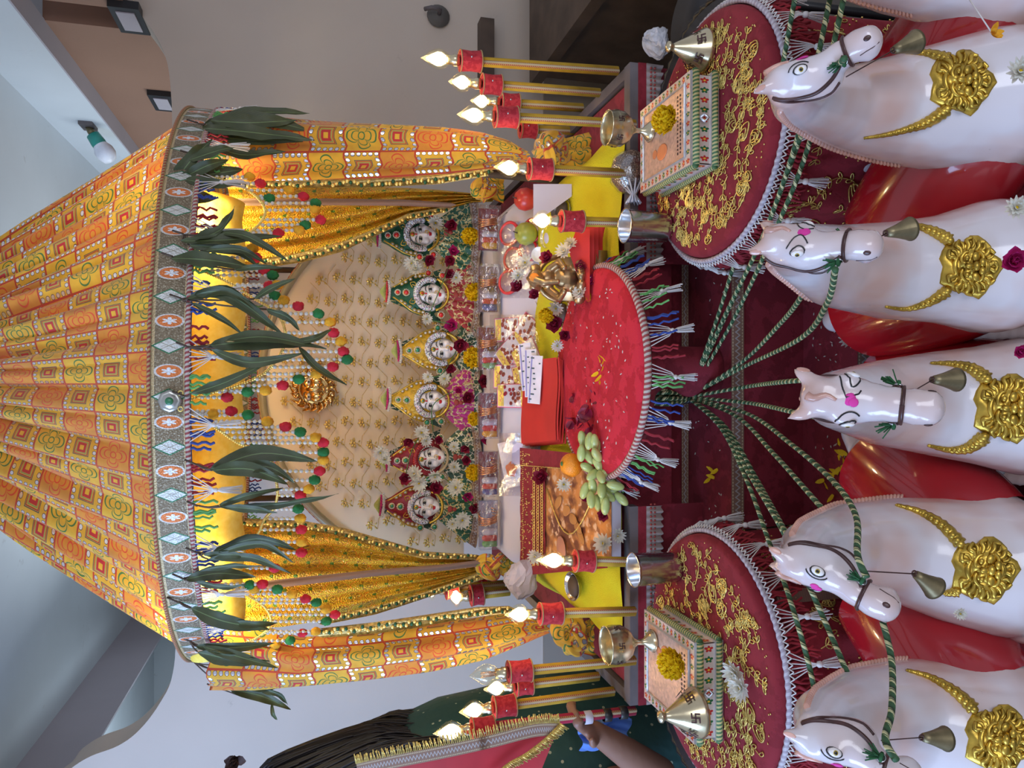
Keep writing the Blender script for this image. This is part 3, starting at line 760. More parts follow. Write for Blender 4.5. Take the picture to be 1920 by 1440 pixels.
def knotmesh(c, s, seed):
    rr = random.Random(seed); b = B(); c = V(c)
    for k in range(4):
        d = V((rr.uniform(-.5, .5), rr.uniform(-.6, .1), rr.uniform(-.6, .6)))*s; q = rotto(V((rr.uniform(-1, 1), rr.uniform(-1.2, .2), rr.uniform(-1, 1))))
        def fn(u, v, k=k, d=d, q=q):
            a = 2*pi*u; w = 2*pi*v; r1 = s*.62; r2 = s*.46*(1+.18*sin(w*5+a*2+k)+.10*sin(w*9-a)); return c+d+q@V(((r1+r2*cos(w))*cos(a), (r1+r2*cos(w))*sin(a), r2*sin(w)*.9))
        b.grid(fn, 36, 30, ul=s*4/.075, vl=s*2.6/.075)
    for k in range(2):     # loose tails
        dx = rr.uniform(-.6, .6)*s
        b.grid(lambda u, v, dx=dx: c+V((dx+(u-.5)*s*(1.0+1.2*v), -.3*s+.25*s*sin(u*14+k)*(.3+v)*.6, -s*.5-v*s*1.7)), 20, 10, ul=s*1.6/.075, vl=s*1.7/.075)
    return b
knotmesh(W(1038, 282, 1.60), .038, 5).build('knot', m_patch, oc)
def lacestrip(rows, Ya, Yb, parent, seed=1, mt=None):
    b = sheetpx(rows, Ya, Yb, 1.5, .006, 6, 80, 1, 30); b.build('lace_border', mt or m_goldlace, parent)
    b = B(); rr = random.Random(seed)
    for k in range(70):
        x = rows[0][0]+(rows[-1][0]-rows[0][0])*(k+.5)/70; a, c = interp(rows, x); v = (k+.5)/70; Y = Ya+(Yb-Ya)*v-.007
        p = W(x, (a+c)/2+(c-a)*rr.uniform(-.25, .25), Y); b.cur = 0 if k % 3 == 0 else 1; b.ell(p, (.005, .002, .004), nu=7, nv=4)
    b.build('lace_stones', [simple('green_stone', (.015, .08, .03), .3, .3), m_thread], parent, kind='stuff')
lacestrip([(455, 340, 352), (560, 338, 352), (700, 334, 352), (830, 328, 345), (920, 316, 330)], 1.70, 1.60, oc, 2)
ol = thing('outer_curtain', 'orange patchwork curtain tied in a knot on the blue-lit wall side', 'curtain', W(700, 1220, 1.72))
curtain_bundle([(395, 1160, 1292), (480, 1168, 1292), (560, 1192, 1286), (680, 1186, 1272), (800, 1172, 1256), (900, 1160, 1235), (970, 1150, 1208), (1022, 1158, 1186)], 1.78, 1.62, 6, .05, 2).build('hanging_cloth', m_patch, ol)
knotmesh(W(1066, 1190, 1.58), .036, 8).build('knot', m_patch, ol)
lacestrip([(600, 1178, 1196), (700, 1166, 1188), (800, 1152, 1174), (900, 1138, 1156), (960, 1136, 1150)], 1.68, 1.58, ol, 3)
# glittering inner curtains
def sequincloth():
    a = Mat('golden_sequin_cloth', (.6, .36, .02), .55, .25); u, v, _ = a.xyz('UV')
    x = u.fract()-.5; y = (v+(u.floor().mod(2.0))*.5).fract()-.5; r = (x*x+y*y).sqrt(); th = y.at2(x)
    fan = ((th*9.0).sin().gt(.2))*r.lt(.42)*r.gt(.14)*y.gt(-.1); c = a.mix(a.ramp(a.noise(9, 3), .35, .65), (.56, .30, .012), (.70, .46, .03)); c = a.mix(fan, c, (.38, .20, .02))
    c = a.mix(r.lt(.12)*y.lt(.05), c, (.10, .22, .03)); c = a.mix(r.near(.46, .02), c, (.72, .24, .02))
    g = a.voro(210).lt(.22); gg = a.noise(17).gt(.5); c = a.mix(g*gg, c, (1, .86, .5)); a.set('Base Color', c); a.set('Metallic', g*gg*.8+.1); a.set('Roughness', g*-.35+.55); a.bump(a.voro(260), .8, .004); return a.m
m_seq = sequincloth()
ic = thing('inner_curtain', 'golden sequinned curtain inside the canopy on the beige wall side', 'curtain', W(600, 420, 1.95))
sheetpx([(425, 345, 500), (500, 346, 492), (600, 348, 474), (680, 350, 446), (760, 352, 412), (830, 356, 396), (890, 362, 380), (930, 366, 378)], 1.98, 2.02, 5, .012, ul=6, vl=11).build('hanging_cloth', m_seq, ic)
sheetpx([(430, 372, 386), (600, 372, 385), (760, 374, 386), (850, 380, 390)], 1.93, 1.96, 1, .003, 5, 40, 1, 34).build('ribbon', m_trim, ic)
lacestrip([(480, 486, 504), (560, 474, 492), (640, 452, 472), (700, 430, 446), (770, 400, 414), (840, 388, 398)], 1.95, 1.98, ic, 4)
il = thing('inner_curtain', 'golden sequinned curtain inside the canopy on the blue-lit wall side', 'curtain', W(600, 1070, 1.95))
sheetpx([(425, 985, 1178), (520, 985, 1176), (620, 998, 1160), (700, 1018, 1140), (800, 1040, 1112), (870, 1046, 1090), (925, 1044, 1070)], 1.98, 2.02, 5, .012, ul=7, vl=11, ph=1).build('hanging_cloth', m_seq, il)
sheetpx([(430, 1096, 1112), (560, 1082, 1097), (700, 1068, 1081), (840, 1058, 1070), (920, 1048, 1060)], 1.93, 1.96, 1, .003, 5, 40, 1, 34).build('ribbon', m_trim, il)
lacestrip([(455, 972, 988), (560, 976, 992), (640, 990, 1006), (720, 1012, 1028), (800, 1034, 1048), (900, 1040, 1050)], 1.95, 1.98, il, 5)
lacestrip([(600, 1156, 1172), (700, 1136, 1152), (800, 1108, 1122), (870, 1086, 1100), (930, 1062, 1080)], 1.95, 1.98, il, 6)
knotmesh(W(922, 1058, 1.97), .03, 11).build('knot', m_patch, il); knotmesh(W(905, 352, 1.97), .026, 12).build('knot', m_patch, ic)
# canopy posts inside the curtains
for k, (x, y, Y, zz) in enumerate(((640, 300, 1.80, 0), (640, 1232, 1.80, 0), (600, 366, 2.5, 0), (600, 1090, 2.5, 0))):
    P0, P1 = ((.47, 1.64), (.52, 1.75)) if k == 0 else ((-.53, 1.64), (-.60, 1.77)) if k == 1 else ((.38, 2.5), (.38, 2.62)) if k == 2 else ((-.38, 2.5), (-.38, 2.62))
    b = B(); b.tube([V((*P0, .79)), V((*P1, rimZ-.02))], .010, 8); b.build('post', m_wood, cn)
# ---------------- mango leaves
def leafmesh(pts, w, fold=.25, wave=.12, ph=0, nrm=None):
    P = spline(pts, 6); n = len(P); b = B(); vs = []; L = [0]
    for i in range(1, n): L.append(L[-1]+(P[i]-P[i-1]).length)
    T = L[-1]; fs = []; uv = []
    for i in range(n):
        t = (P[min(i+1, n-1)]-P[max(i-1, 0)]).normalized(); s = t.cross(V(nrm or (0, -1, 0))); s = s.normalized() if s.length > 1e-5 else V((1, 0, 0)); o = s.cross(t).normalized()
        q = L[i]/T; ww = w*(sin(pi*min(1, q**.8))**.8)*(1-.25*q)+.0005
        for j, e in enumerate((-1, -.5, 0, .5, 1)):
            wv_ = wave*w*sin(q*16+ph+(1.5 if e > 0 else 0))*abs(e)
            vs.append(P[i]+s*(ww*e*cos(fold))+o*(abs(e)*ww*sin(fold)+wv_))
    for i in range(n-1):
        for j in range(4):
            a = i*5+j; fs.append((a, a+1, a+6, a+5)); uv.append([(L[i]/T, j/4), (L[i]/T, (j+1)/4), (L[i+1]/T, (j+1)/4), (L[i+1]/T, j/4)])
    return b.add(vs, fs, uv)
# sprigs: (label bit, stem point, [leaves: (x0,y0, xm,ym, x1,y1, halfwidth px)])
SPR = [
 ('nearest the beige wall, outermost', (372, 232), [(385, 232, 480, 212, 580, 212, 13), (378, 245, 480, 225, 585, 246, 19), (372, 250, 460, 262, 568, 265, 13), (378, 262, 450, 290, 535, 283, 14), (395, 226, 470, 230, 560, 225, 16), (380, 240, 470, 248, 590, 262, 15)]),
 ('second from the beige wall, over the curtain', (360, 290), [(322, 348, 362, 296, 398, 262, 15), (330, 352, 382, 330, 455, 318, 21), (335, 366, 372, 368, 408, 372, 17), (350, 330, 390, 310, 428, 300, 12), (355, 300, 410, 282, 440, 276, 13), (345, 336, 400, 345, 452, 345, 12)]),
 ('above the golden inner curtain, short leaves', (345, 440), [(348, 454, 412, 432, 440, 388, 12), (340, 452, 420, 450, 530, 442, 12), (355, 460, 440, 468, 485, 500, 12), (410, 436, 465, 444, 542, 490, 9)]),
 ('with one broad drooping leaf beside the golden inner curtain', (325, 482), [(322, 484, 395, 488, 476, 502, 16), (380, 470, 450, 468, 500, 495, 9), (440, 506, 480, 500, 530, 502, 6)]),
 ('with a long twisting leaf above the gold sun', (340, 560), [(352, 560, 425, 545, 478, 580, 11), (365, 552, 430, 552, 532, 628, 16), (360, 568, 420, 600, 456, 628, 7), (478, 560, 510, 540, 554, 522, 7), (500, 580, 540, 595, 562, 620, 9)]),
 ('with dark curling leaves right above the gold sun', (352, 650), [(395, 648, 480, 640, 575, 648, 19), (396, 655, 470, 680, 570, 662, 11), (420, 640, 500, 632, 612, 655, 14), (560, 650, 595, 690, 650, 722, 8), (555, 640, 590, 635, 622, 617, 7)]),
 ('of a single pale leaf beside the hanging star chain', (345, 742), [(358, 738, 425, 716, 504, 678, 10)]),
 ('of three broad leaves hanging before the ring', (368, 870), [(395, 880, 490, 850, 595, 865, 18), (398, 882, 470, 880, 540, 908, 15), (420, 884, 500, 875, 552, 905, 13)]),
 ('of thin split leaves beside the three broad ones', (372, 948), [(410, 948, 460, 930, 530, 915, 8), (415, 950, 520, 945, 635, 926, 9), (420, 950, 480, 955, 520, 962, 8)]),
 ('of drooping leaves before the left inner curtain', (370, 1035), [(400, 1035, 480, 1010, 555, 1030, 12), (380, 1040, 440, 1040, 475, 1045, 8), (390, 1048, 470, 1045, 545, 1075, 9), (410, 1036, 490, 1020, 550, 1055, 8)]),
 ('of broad pale-edged leaves over the left end of the yellow roll', (345, 1084), [(350, 1086, 410, 1075, 480, 1082, 13), (372, 1070, 430, 1060, 492, 1062, 7), (365, 1090, 420, 1100, 462, 1096, 7)]),
 ('with one single large leaf near the left end of the yellow roll', (335, 1128), [(358, 1140, 420, 1165, 505, 1180, 15), (430, 1168, 480, 1170, 522, 1168, 8)]),
 ('over the lace of the left outer curtain', (355, 1200), [(368, 1212, 430, 1215, 515, 1206, 11), (370, 1222, 430, 1235, 505, 1240, 14), (380, 1212, 450, 1232, 520, 1252, 10)]),
 ('on the left outer curtain with very long leaves', (362, 1240), [(400, 1255, 490, 1285, 570, 1265, 13), (420, 1260, 500, 1250, 578, 1272, 9), (400, 1246, 480, 1262, 550, 1258, 10), (420, 1288, 480, 1282, 556, 1280, 7)]),
 ('furthest left, curling away from the curtain', (410, 1290), [(430, 1292, 490, 1305, 545, 1330, 12), (470, 1288, 520, 1300, 540, 1322, 7), (510, 1320, 512, 1338, 520, 1350, 4)]),
]
rd = random.Random(21)
for lb, (sx, sy), lv in SPR:
    base = rimpt(sy, .014); base = W(sx, sy, base.y)
    t = thing('leaf_sprig', 'mango leaf sprig '+lb, 'leaves', base, 'mango leaf sprigs tied along the canopy rim')
    b = B(); Y0 = base.y
    for (x0, y0, xm, ym, x1, y1, w) in lv: b.tube(spline([base, W((sx+x0)/2, (sy+y0)/2+3, Y0-.005), W(x0, y0, Y0-.01)], 3), .0016, 4)
    b.tube(spline([W(sx-22, sy-8, Y0-.004), base+V((0, -.006, 0))], 2), .0018, 4); b.build('stem', m_wood, t)
    for i, (x0, y0, xm, ym, x1, y1, w) in enumerate(lv):
        Y = Y0-.012-.006*i; p0, p1, p2 = W(x0, y0, Y), W(xm, ym, Y-.02*rd.uniform(.2, 1)), W(x1, y1, Y+rd.uniform(-.02, .01))
        leafmesh([p0, p1, p2], M(w, p0)*1.05, rd.uniform(.15, .55), rd.uniform(.12, .28), rd.uniform(0, 6), nrm=(rd.uniform(-.5, .5), -1, rd.uniform(-.2, .2))).build('leaf', m_leaf, t)
# ---------------- bead festoons
FE = [
 ('beside the beige wall', [(398, 332), (440, 345), (478, 366), (497, 392), (492, 412), (474, 432), (440, 452), (400, 470)],
  [('y', 468, 332), ('r', 488, 344), ('y', 542, 357), ('r', 569, 368), ('g', 505, 372), ('g', 592, 381), ('y', 591, 394), ('r', 601, 412), ('g', 572, 422), ('y', 561, 432), ('r', 522, 437), ('y', 474, 466), ('r', 480, 483), ('y', 412, 486), ('r', 427, 491)]),
 ('hanging in front of the gold sun', [(320, 483), (380, 508), (430, 530), (470, 556), (510, 580), (530, 605), (535, 640), (520, 672), (495, 700), (450, 722), (400, 736), (345, 752), (322, 756)],
  [('r', 495, 507), ('g', 511, 516), ('r', 505, 536), ('y', 520, 534), ('g', 515, 555), ('y', 532, 563), ('r', 559, 574), ('g', 597, 588), ('y', 619, 604), ('r', 625, 624), ('y', 639, 640), ('r', 644, 659), ('g', 651, 674), ('r', 624, 688), ('y', 593, 701), ('g', 560, 711), ('r', 530, 723), ('y', 498, 732), ('g', 464, 735), ('r', 426, 745)]),
 ('left of the gold sun, before the ring', [(320, 764), (372, 782), (410, 806), (445, 830), (485, 846), (510, 866), (518, 900), (520, 930), (512, 955), (495, 975), (482, 1003), (450, 1030)],
  [('r', 434, 771), ('y', 400, 776), ('g', 465, 778), ('y', 501, 790), ('r', 535, 800), ('g', 563, 810), ('y', 592, 820), ('r', 606, 830), ('g', 606, 848), ('y', 606, 862), ('r', 599, 883), ('g', 590, 900), ('y', 579, 917), ('r', 563, 929), ('g', 559, 954), ('y', 563, 972), ('r', 565, 993), ('y', 566, 1016), ('r', 565, 1036)]),
 ('beside the person in green', [(400, 1090), (440, 1106), (475, 1122), (498, 1140), (508, 1162), (500, 1182), (478, 1198), (440, 1212), (400, 1226)],
  [('r', 515, 1065), ('y', 463, 1074), ('g', 468, 1097), ('y', 477, 1104), ('r', 492, 1095), ('g', 520, 1105), ('y', 548, 1113), ('r', 573, 1123), ('g', 593, 1130), ('y', 611, 1142), ('r', 628, 1152), ('g', 612, 1165), ('y', 592, 1184), ('r', 567, 1187), ('g', 544, 1201), ('y', 517, 1209), ('r', 485, 1228)]),
]
pm_ = {'r': m_red, 'y': m_yel, 'g': m_green}
def pommesh(seed):
    rr = random.Random(seed); b = B(); b.ell((0, 0, 0), (.0092, .0092, .0105), nu=18, nv=13)
    b.v = [p*(1+rr.uniform(-.13, .13)) for p in b.v]; return b
fest_sc = 1.0
for lb, chn, poms in FE:
    ym = sum(c[1] for c in chn)/len(chn)
    t = thing('bead_festoon', 'gold festoon of pearls and woollen pompoms '+lb, 'garland', rimpt(ym, .0, -.05), 'pearl festoons under the canopy rim')
    def Yf(y): return rimpt(y, -.008).y
    cps = spline([W(x, y, Yf(y)) for x, y in chn], 10)
    b = B()
    for i in range(len(cps)-1):
        n = max(1, int((cps[i+1]-cps[i]).length/.0055))
        for k in range(n): b.ell(cps[i].lerp(cps[i+1], k/n), .0029, nu=6, nv=4)
    b.build('gold_chain', m_thread, t)
    for i, (c, x, y) in enumerate(poms):
        # where the string leaves the chain
        xs = None
        for (xa, ya), (xb, yb) in zip(chn, chn[1:]):
            if min(ya, yb) <= y <= max(ya, yb) and ya != yb:
                q = xa+(xb-xa)*(y-ya)/(yb-ya); xs = q if xs is None else min(xs, q)
        if xs is None: xs = x-55
        Y = Yf(y); L = x-xs
        if L > 14:
            b = B(); p0, p1 = W(xs, y, Y), W(x-8, y, Y); b.tube([p0, p1], .0008, 3); n = max(1, int(L/11.5))
            for k in range(n):
                q = p0.lerp(p1, (k+.9)/(n+.4)); b.cur = 0; b.ell(q, .0038, nu=9, nv=6); b.cur = 1; b.ell(q+V((0, 0, .0060)), .0020, nu=6, nv=4)
            b.cur = 1; b.tube([p0, p0.lerp(p1, min(1, .012/max(L/1400*1.5, .012)))], .0022, 5); b.build('pearl_string', [m_pearl, m_thread], t)
        p = W(x, y, Y); pb = pommesh(i); pb.v = [v+p for v in pb.v]; pb.build('pompom', pm_[c], t)
# gold sun face on the backdrop
p = W(588, 730, BY-.02); t = thing('sun_ornament', 'polished gold sun face with curling rays on the cream backdrop', 'ornament', p)
rs = M(29, p)
m_sun = simple('polished_gold', (.78, .52, .20), .14, 1, var=.1)
b = B(); b.lathe([(0, .018), (rs*.5, .015), (rs*.85, .006), (rs*.93, .009), (rs, .004), (rs*1.02, -.004)], p, 40, M3=rotto((0, -1, 0))); b.build('disc', m_sun, t)
nR = 20
for k in range(nR):
    a = 2*pi*k/nR; L = rs*(.62 if k % 2 else .5); pts = []
    for q in range(6): aa = a+.16*sin(q*1.1); rr = rs+L*q/5; pts.append(p+V((rr*cos(aa), -.004-.004*sin(q), rr*sin(aa))))
    b = B(); b.tube(pts, [.0085, .009, .008, .006, .0035, .0008], 8, flat=.55); b.build('ray', m_sun, t)
b = B()
fb = B(); fb.ell(p+V((0, -.014, .003)), (rs*.72, .012, rs*.80), nu=20, nv=14); fb.ell(p+V((0, -.028, -.004)), (.007, .008, .022))
for s in (-1, 1): fb.ell(p+V((s*.023, -.024, -.008)), (.016, .008, .018))
fb.ell(p+V((0, -.024, -.038)), (.014, .008, .010)); remesh(fb, .003, 3).build('face', m_sun, t)
for s in (-1, 1):
    b = B(); q = p+V((s*.022, -.031, .014)); b.ell(q, (.011, .003, .005)); b.cur = 1; b.ell(q+V((0, -.0025, 0)), (.003, .002, .003)); b.build('eye', [m_pearl, m_black], t)
    b = B(); b.tube([p+V((s*(.008+.006*k), -.028+.001*k, .025+.004*sin(k*.8))) for k in range(5)], .0016, 5); b.build('eyebrow', m_brassdk, t)
b = B(); b.ell(p+V((0, -.033, -.033)), (.011, .003, .003)); b.build('lips', m_bronze, t)

# pendant at the middle of the border, loose threads
p = rimpt(752, .010); p = W(318, 752, p.y); t = thing('pendant', 'small silver and green octagonal pendant at the middle of the embroidered border', 'ornament', p)
b = B(); b.lathe([(0, .004), (.012, .003), (.015, 0), (.019, .001), (.020, -.003)], p, 8, M3=rotto((0, -1, 0))); b.cur = 1; b.ell(p+V((0, -.004, 0)), (.007, .003, .007)); b.build('pendant_plate', [m_silverp := simple('silver_plate', (.5, .5, .46), .3, .8), simple('pendant_green', (.03, .16, .07), .3)], t)
for s in (-1, 1): b = B(); b.torus(p+V((s*.014, -.002, -.018)), .004, .0012, rotto((0, -1, 0)), 12, 5); b.build('pendant_ring', m_thread, t)
# ---------------- flowers (facing local +Z), one mesh per kind, copied
def petal(b, c, d, up, L, w, cup=.3, n=3):
    d = V(d).normalized(); up = V(up); up = (up-d*up.dot(d)); up = up.normalized() if up.length > 1e-5 else d.orthogonal().normalized(); s = d.cross(up)
    vs = []
    for i in range(n+1):
        t = i/n; ww = w*(.35+.75*sin(pi*(.18+.72*t)))*(.55 if i == n else 1); h = cup*L*t*t
        vs += [V(c)+d*L*t*(1-.2*cup*t)+up*h-s*ww+up*ww*.3, V(c)+d*L*t+up*h, V(c)+d*L*t*(1-.2*cup*t)+up*h+s*ww+up*ww*.3]
    fs = []
    for i in range(n):
        a = i*3; fs += [(a, a+1, a+4, a+3), (a+1, a+2, a+5, a+4)]
    b.add(vs, fs)
def fl_marigold(r=.5, seed=1):
    rr = random.Random(seed); b = B(); N = 210
    for k in range(N):
        z = 1-1.35*(k+.5)/N; th = k*2.39996; q = sqrt(max(0, 1-z*z)); d = V((q*cos(th), q*sin(th), z*.8+.15))
        petal(b, d*r*.35, (d+V((rr.uniform(-.25, .25), rr.uniform(-.25, .25), .15))), (rr.uniform(-1, 1), rr.uniform(-1, 1), 1), r*.62*rr.uniform(.9, 1.08), r*.21, .6, 2)
    return b
def fl_daisy(r=.5, seed=2, layers=((14, .15, 1), (12, .5, .9), (9, .95, .7))):
    rr = random.Random(seed); b = B()
    for n, el, s in layers:
        for k in range(n):
            th = 2*pi*(k+rr.uniform(-.2, .2))/n+el; d = V((cos(th)*cos(el), sin(th)*cos(el), sin(el)+rr.uniform(-.1, .15))); petal(b, d*r*.1, d, (0, 0, 1), r*s, r*.15, .25, 3)
    b.cur = 1; b.ell((0, 0, r*.18), (r*.14, r*.14, r*.12), nu=8, nv=5); b.cur = 0
    return b
def fl_rose(r=.5, seed=3):
    rr = random.Random(seed); b = B()
    for n, el, s, w in ((6, .1, 1, .42), (5, .5, .85, .4), (5, .95, .7, .34), (3, 1.3, .55, .25)):
        for k in range(n):
            th = 2*pi*(k+rr.uniform(-.2, .2))/n+el*2; d = V((cos(th)*cos(el), sin(th)*cos(el), sin(el))); petal(b, d*r*.08, d, (0, 0, 1), r*s*rr.uniform(.85, 1.1), r*w, .55, 4)
    return b
_fm = {}
FK = {'marigold': (fl_marigold, [m_marig]), 'white_flower': (fl_daisy, [m_petal, m_marig]), 'rose': (fl_rose, [m_rose]), 'magenta_rose': (fl_rose, [m_pinkrose])}
def flower(kind, loc, r, label, nrm=(0, -.6, .8), group=None, spin=None):
    key = kind
    if key not in _fm:
        fn, mt = FK[kind]; b = fn(1.0); me = bpy.data.meshes.new(kind); me.from_pydata(b.v, [], b.f)
        for q in mt: me.materials.append(q)
        me.polygons.foreach_set('material_index', b.mi); me.polygons.foreach_set('use_smooth', [True]*len(b.f)); me.update(); _fm[key] = me
    o = bpy.data.objects.new('rose' if 'rose' in kind else kind, _fm[key]); C.objects.link(o)
    q = rotto(nrm) @ Matrix.Rotation(random.uniform(0, 6) if spin is None else spin, 3, 'Z'); o.matrix_world = Matrix.Translation(loc) @ q.to_4x4() @ Matrix.Scale(r, 4)
    o.location = loc; o.rotation_euler = q.to_euler(); o.scale = (r, r, r)
    return tag(o, label, 'flower', group)
def fpx(kind, x, y, Y, rp, label, **k):
    p = W(x, y, Y); return flower(kind, p, M(rp, p), label, **k)
# ---------------- idols
m_iris = simple('iris_black', (.01, .01, .012), .2, var=0); m_lip = simple('lip_paint', (.55, .02, .03), .25, var=0)
m_gemr = simple('red_gem', (.60, .01, .015), .1, var=.1, Coat_Weight=1); m_gemg = simple('green_gem', (.01, .20, .10), .1, var=.1, Coat_Weight=1)
m_stones = Mat('mirror_stones', (.6, .6, .65), .3, .35)
def _ms():
    a = m_stones; c = a.voro(260, 'Color'); d = a.voro(260); mm = a.mix(.75, c.v, (.85, .85, .9)); a.set('Base Color', a.mix(d.gt(.62), mm, (.3, .28, .3))); a.bump(d, 1, .003); return a.m
m_stones = _ms()
def garmentmat(name, col, g=(.55, .45, .2)):
    a = Mat(name, col, .5); d = a.voro(75); e = a.noise(60, 4); s = e.near(.5, .035); c = a.mix(s, col, g); c = a.mix(d.lt(.10), c, (.75, .74, .68)); a.set('Base Color', c); a.set('Metallic', s*.5); a.bump(e, .6, .004); return a.m
gm = {'green': garmentmat('green_brocade', (.012, .09, .045)), 'red': garmentmat('red_brocade', (.30, .012, .02)), 'magenta': garmentmat('magenta_satin', (.36, .008, .16)), 'dgreen': garmentmat('dark_green_brocade', (.02, .06, .03), (.6, .55, .4))}
crm = {'green': simple('green_enamel', (.015, .10, .05), .35, .2, var=.3, sc=90), 'yellow': simple('yellow_enamel', (.66, .40, .02), .4, .2, var=.25, sc=90), 'red': simple('red_enamel', (.26, .012, .02), .35, .2, var=.3, sc=90)}
def idol(cx, cy, crown, gem, garment, roll, lab, tipflower=False, tuft=0, floral=False):
    IY = 2.12; p0 = W(cx, cy, IY); k = M(1, p0); base = V((p0.x, IY, SZ))
    t = thing('idol', lab, 'idol', base, 'six crowned idols in a row')
    G = m_gemr if gem == 'red' else m_gemg; Rm = Matrix.Rotation(R(roll), 3, 'Y')
    def L(x, y, z): return p0+Rm@V((x*k, -y*k, z*k))
    def EL(b, c, r, rot=None, **kw): b.ell(L(*c), tuple(q*k for q in r), (Rm@rot) if rot is not None else Rm, **kw)
    b = B(); EL(b, (0, 0, 0), (21, 15, 27), nu=24, nv=18); EL(b, (0, 4, -17), (13, 12, 12)); EL(b, (0, 13, -22), (6, 5, 5))
    EL(b, (0, 14.5, -3), (2.6, 5, 8)); EL(b, (0, 17, -8), (3.6, 4, 3)); EL(b, (0, 10, -16.5), (6, 6, 3))
    for s in (-1, 1): EL(b, (s*10, 9, -8), (7.5, 7, 7)); EL(b, (s*20.5, -2, -3), (3, 5, 7))
    EL(b, (0, -4, -30), (11, 9, 14)); EL(b, (0, 8, 14), (15, 8, 10))
    f = remesh(b, .0021, 4); f.build('face', m_porc.m, t)
    for s in (-1, 1):
        b = B(); c = (s*8.8, 14.6, 3.0); EL(b, c, (6.2, 2.1, 3.6), nu=14, nv=8); b.cur = 1; EL(b, (c[0], c[1]+1.7, c[2]-.1), (2.7, 1.0, 2.9), nu=10, nv=6)
        b.tube([L(c[0]+s*q, c[1]+1.6-abs(q)*.10-max(0, q)*.17, c[2]+2.9-.055*q*q+.12*q) for q in (-5.5, -3.5, -1.5, 0, 2, 4, 6.2, 7.6)], .55*k, 5)
        b.tube([L(c[0]+s*q, c[1]+1.4-max(0, q)*.2, c[2]-2.8+.05*q*q) for q in (-4.5, -2, 0, 2, 4.6)], .35*k, 5)
        b.build('eye', [m_petal, m_iris], t)
        b = B(); b.tube([L(s*(3.5+q), 15.8-q*.22, 9.0+3.2*sin((q+1)*.24)) for q in (0, 2, 4, 6, 8, 10, 11.5)], [.4*k, .7*k, .8*k, .8*k, .7*k, .5*k, .2*k], 5); b.build('eyebrow', m_iris, t)
    b = B(); EL(b, (0, 16.2, -14.4), (4.6, 1.8, 1.5), nu=12, nv=6); EL(b, (0, 15.8, -16.8), (3.6, 1.9, 1.5), nu=12, nv=6); b.build('lips', m_lip, t)
    b = B(); EL(b, (0, 16.6, 11), (1.5, .8, 2.6), nu=8, nv=6); b.build('tilak', m_lip, t)
    b = B(); b.torus(L(3.2, 20, -8.5), 3.2*k, .6*k, Matrix.Rotation(R(80), 3, 'X'), 14, 5); EL(b, (3.2, 21, -11.6), (1.5, 1.3, 1.5)); b.build('nose_ring', m_gold, t)
    # crown: flattened onion with a stone headband
    b = B(); prof = [(38, 2), (40, 10), (38.5, 22), (33, 36), (24, 50), (15, 62), (9, 71), (6, 76), (0, 77)]
    b.lathe([(a*k, z*k) for a, z in prof], p0+Rm@V((0, .010, 0)), 40, M3=Rm@Matrix.Diagonal((1, .42, 1)).to_3x3()); EL(b, (0, -8, 4), (38, 8, 30)); b.build('crown', crm[crown], t)
    b = B()
    for q in range(25):
        th = pi*(q/24)*1.16-.08*pi; b.ell(L(27*cos(th), 11.5+3*sin(th), 3+26*sin(th)), (5.4*k, 3.2*k, 5.4*k), nu=10, nv=6)
    b.build('headband', m_stones if not floral else crm['red'], t)
    b = B()
    for q in range(23):
        th = pi*q/22*1.1-.05*pi; b.ell(L(22.3*cos(th), 14, 2+22*sin(th)), 1.35*k, nu=6, nv=4)
    b.build('hair_beads', m_pearl, t)
    b = B(); b.tube([L(22.5*cos(pi*q/20*1.1-.05*pi), 12, 1.5+22.5*sin(pi*q/20*1.1-.05*pi)) for q in range(21)], 2.4*k, 6); b.build('hair', m_black, t)
    b = B(); EL(b, (0, 17, 18), (4.6, 2, 4.6)); b.cur = 1; EL(b, (0, 18.6, 18), (2, 1.2, 2)); b.build('forehead_jewel', [m_gold, G], t)
    def gemr(x, z, r, yy=17):
        b = B()
        for q in range(12): th = 2*pi*q/12; b.ell(L(x+(r+1.7)*cos(th), yy, z+(r+1.7)*sin(th)), 1.3*k, nu=6, nv=4)
        b.cur = 1; EL(b, (x, yy, z), (r, r*.6, r), nu=12, nv=7); b.cur = 2; EL(b, (x, yy-1.5, z), (r+2.6, 1.2, r+2.6)); b.build('gem', [m_pearl, G, m_gold], t)
    gemr(0, 47, 4.2, 14); gemr(0, 62, 3.2, 9)
    for s in (-1, 1):
        gemr(s*40, 6, 4.6, 4); gemr(s*37, -20, 4.4, 8)
        for q in range(6):
            a_, z = interp([(0, 36.5, 14), (2, 34, 30), (4, 22, 48), (6, 13, 62)], q); b = B(); EL(b, (s*a_*.93, 9, z), (2.5, 2, 2.5), nu=8, nv=5); b.cur = 1; b.torus(L(s*a_*.93, 8.6, z), 3.4*k, .7*k, Matrix.Rotation(R(90), 3, 'X'), 10, 4); b.build('crown_stud', [m_pearl, m_gold], t)
        b = B(); b.tube(spline([L(s*39, 8, 14), L(s*33, 10, 34), L(s*21, 10, 52), L(s*9, 8, 70)], 5), 1.5*k, 5); b.build('crown_edge', m_gold, t)
        b = B(); b.tube(spline([L(s*10, 15, 36), L(s*18, 14, 40), L(s*20, 14, 32), L(s*14, 15, 30), L(s*15, 15.5, 36)], 5), .9*k, 5); b.build('crown_scroll', m_gold, t)
    # fan shaped topknot
    b = B()
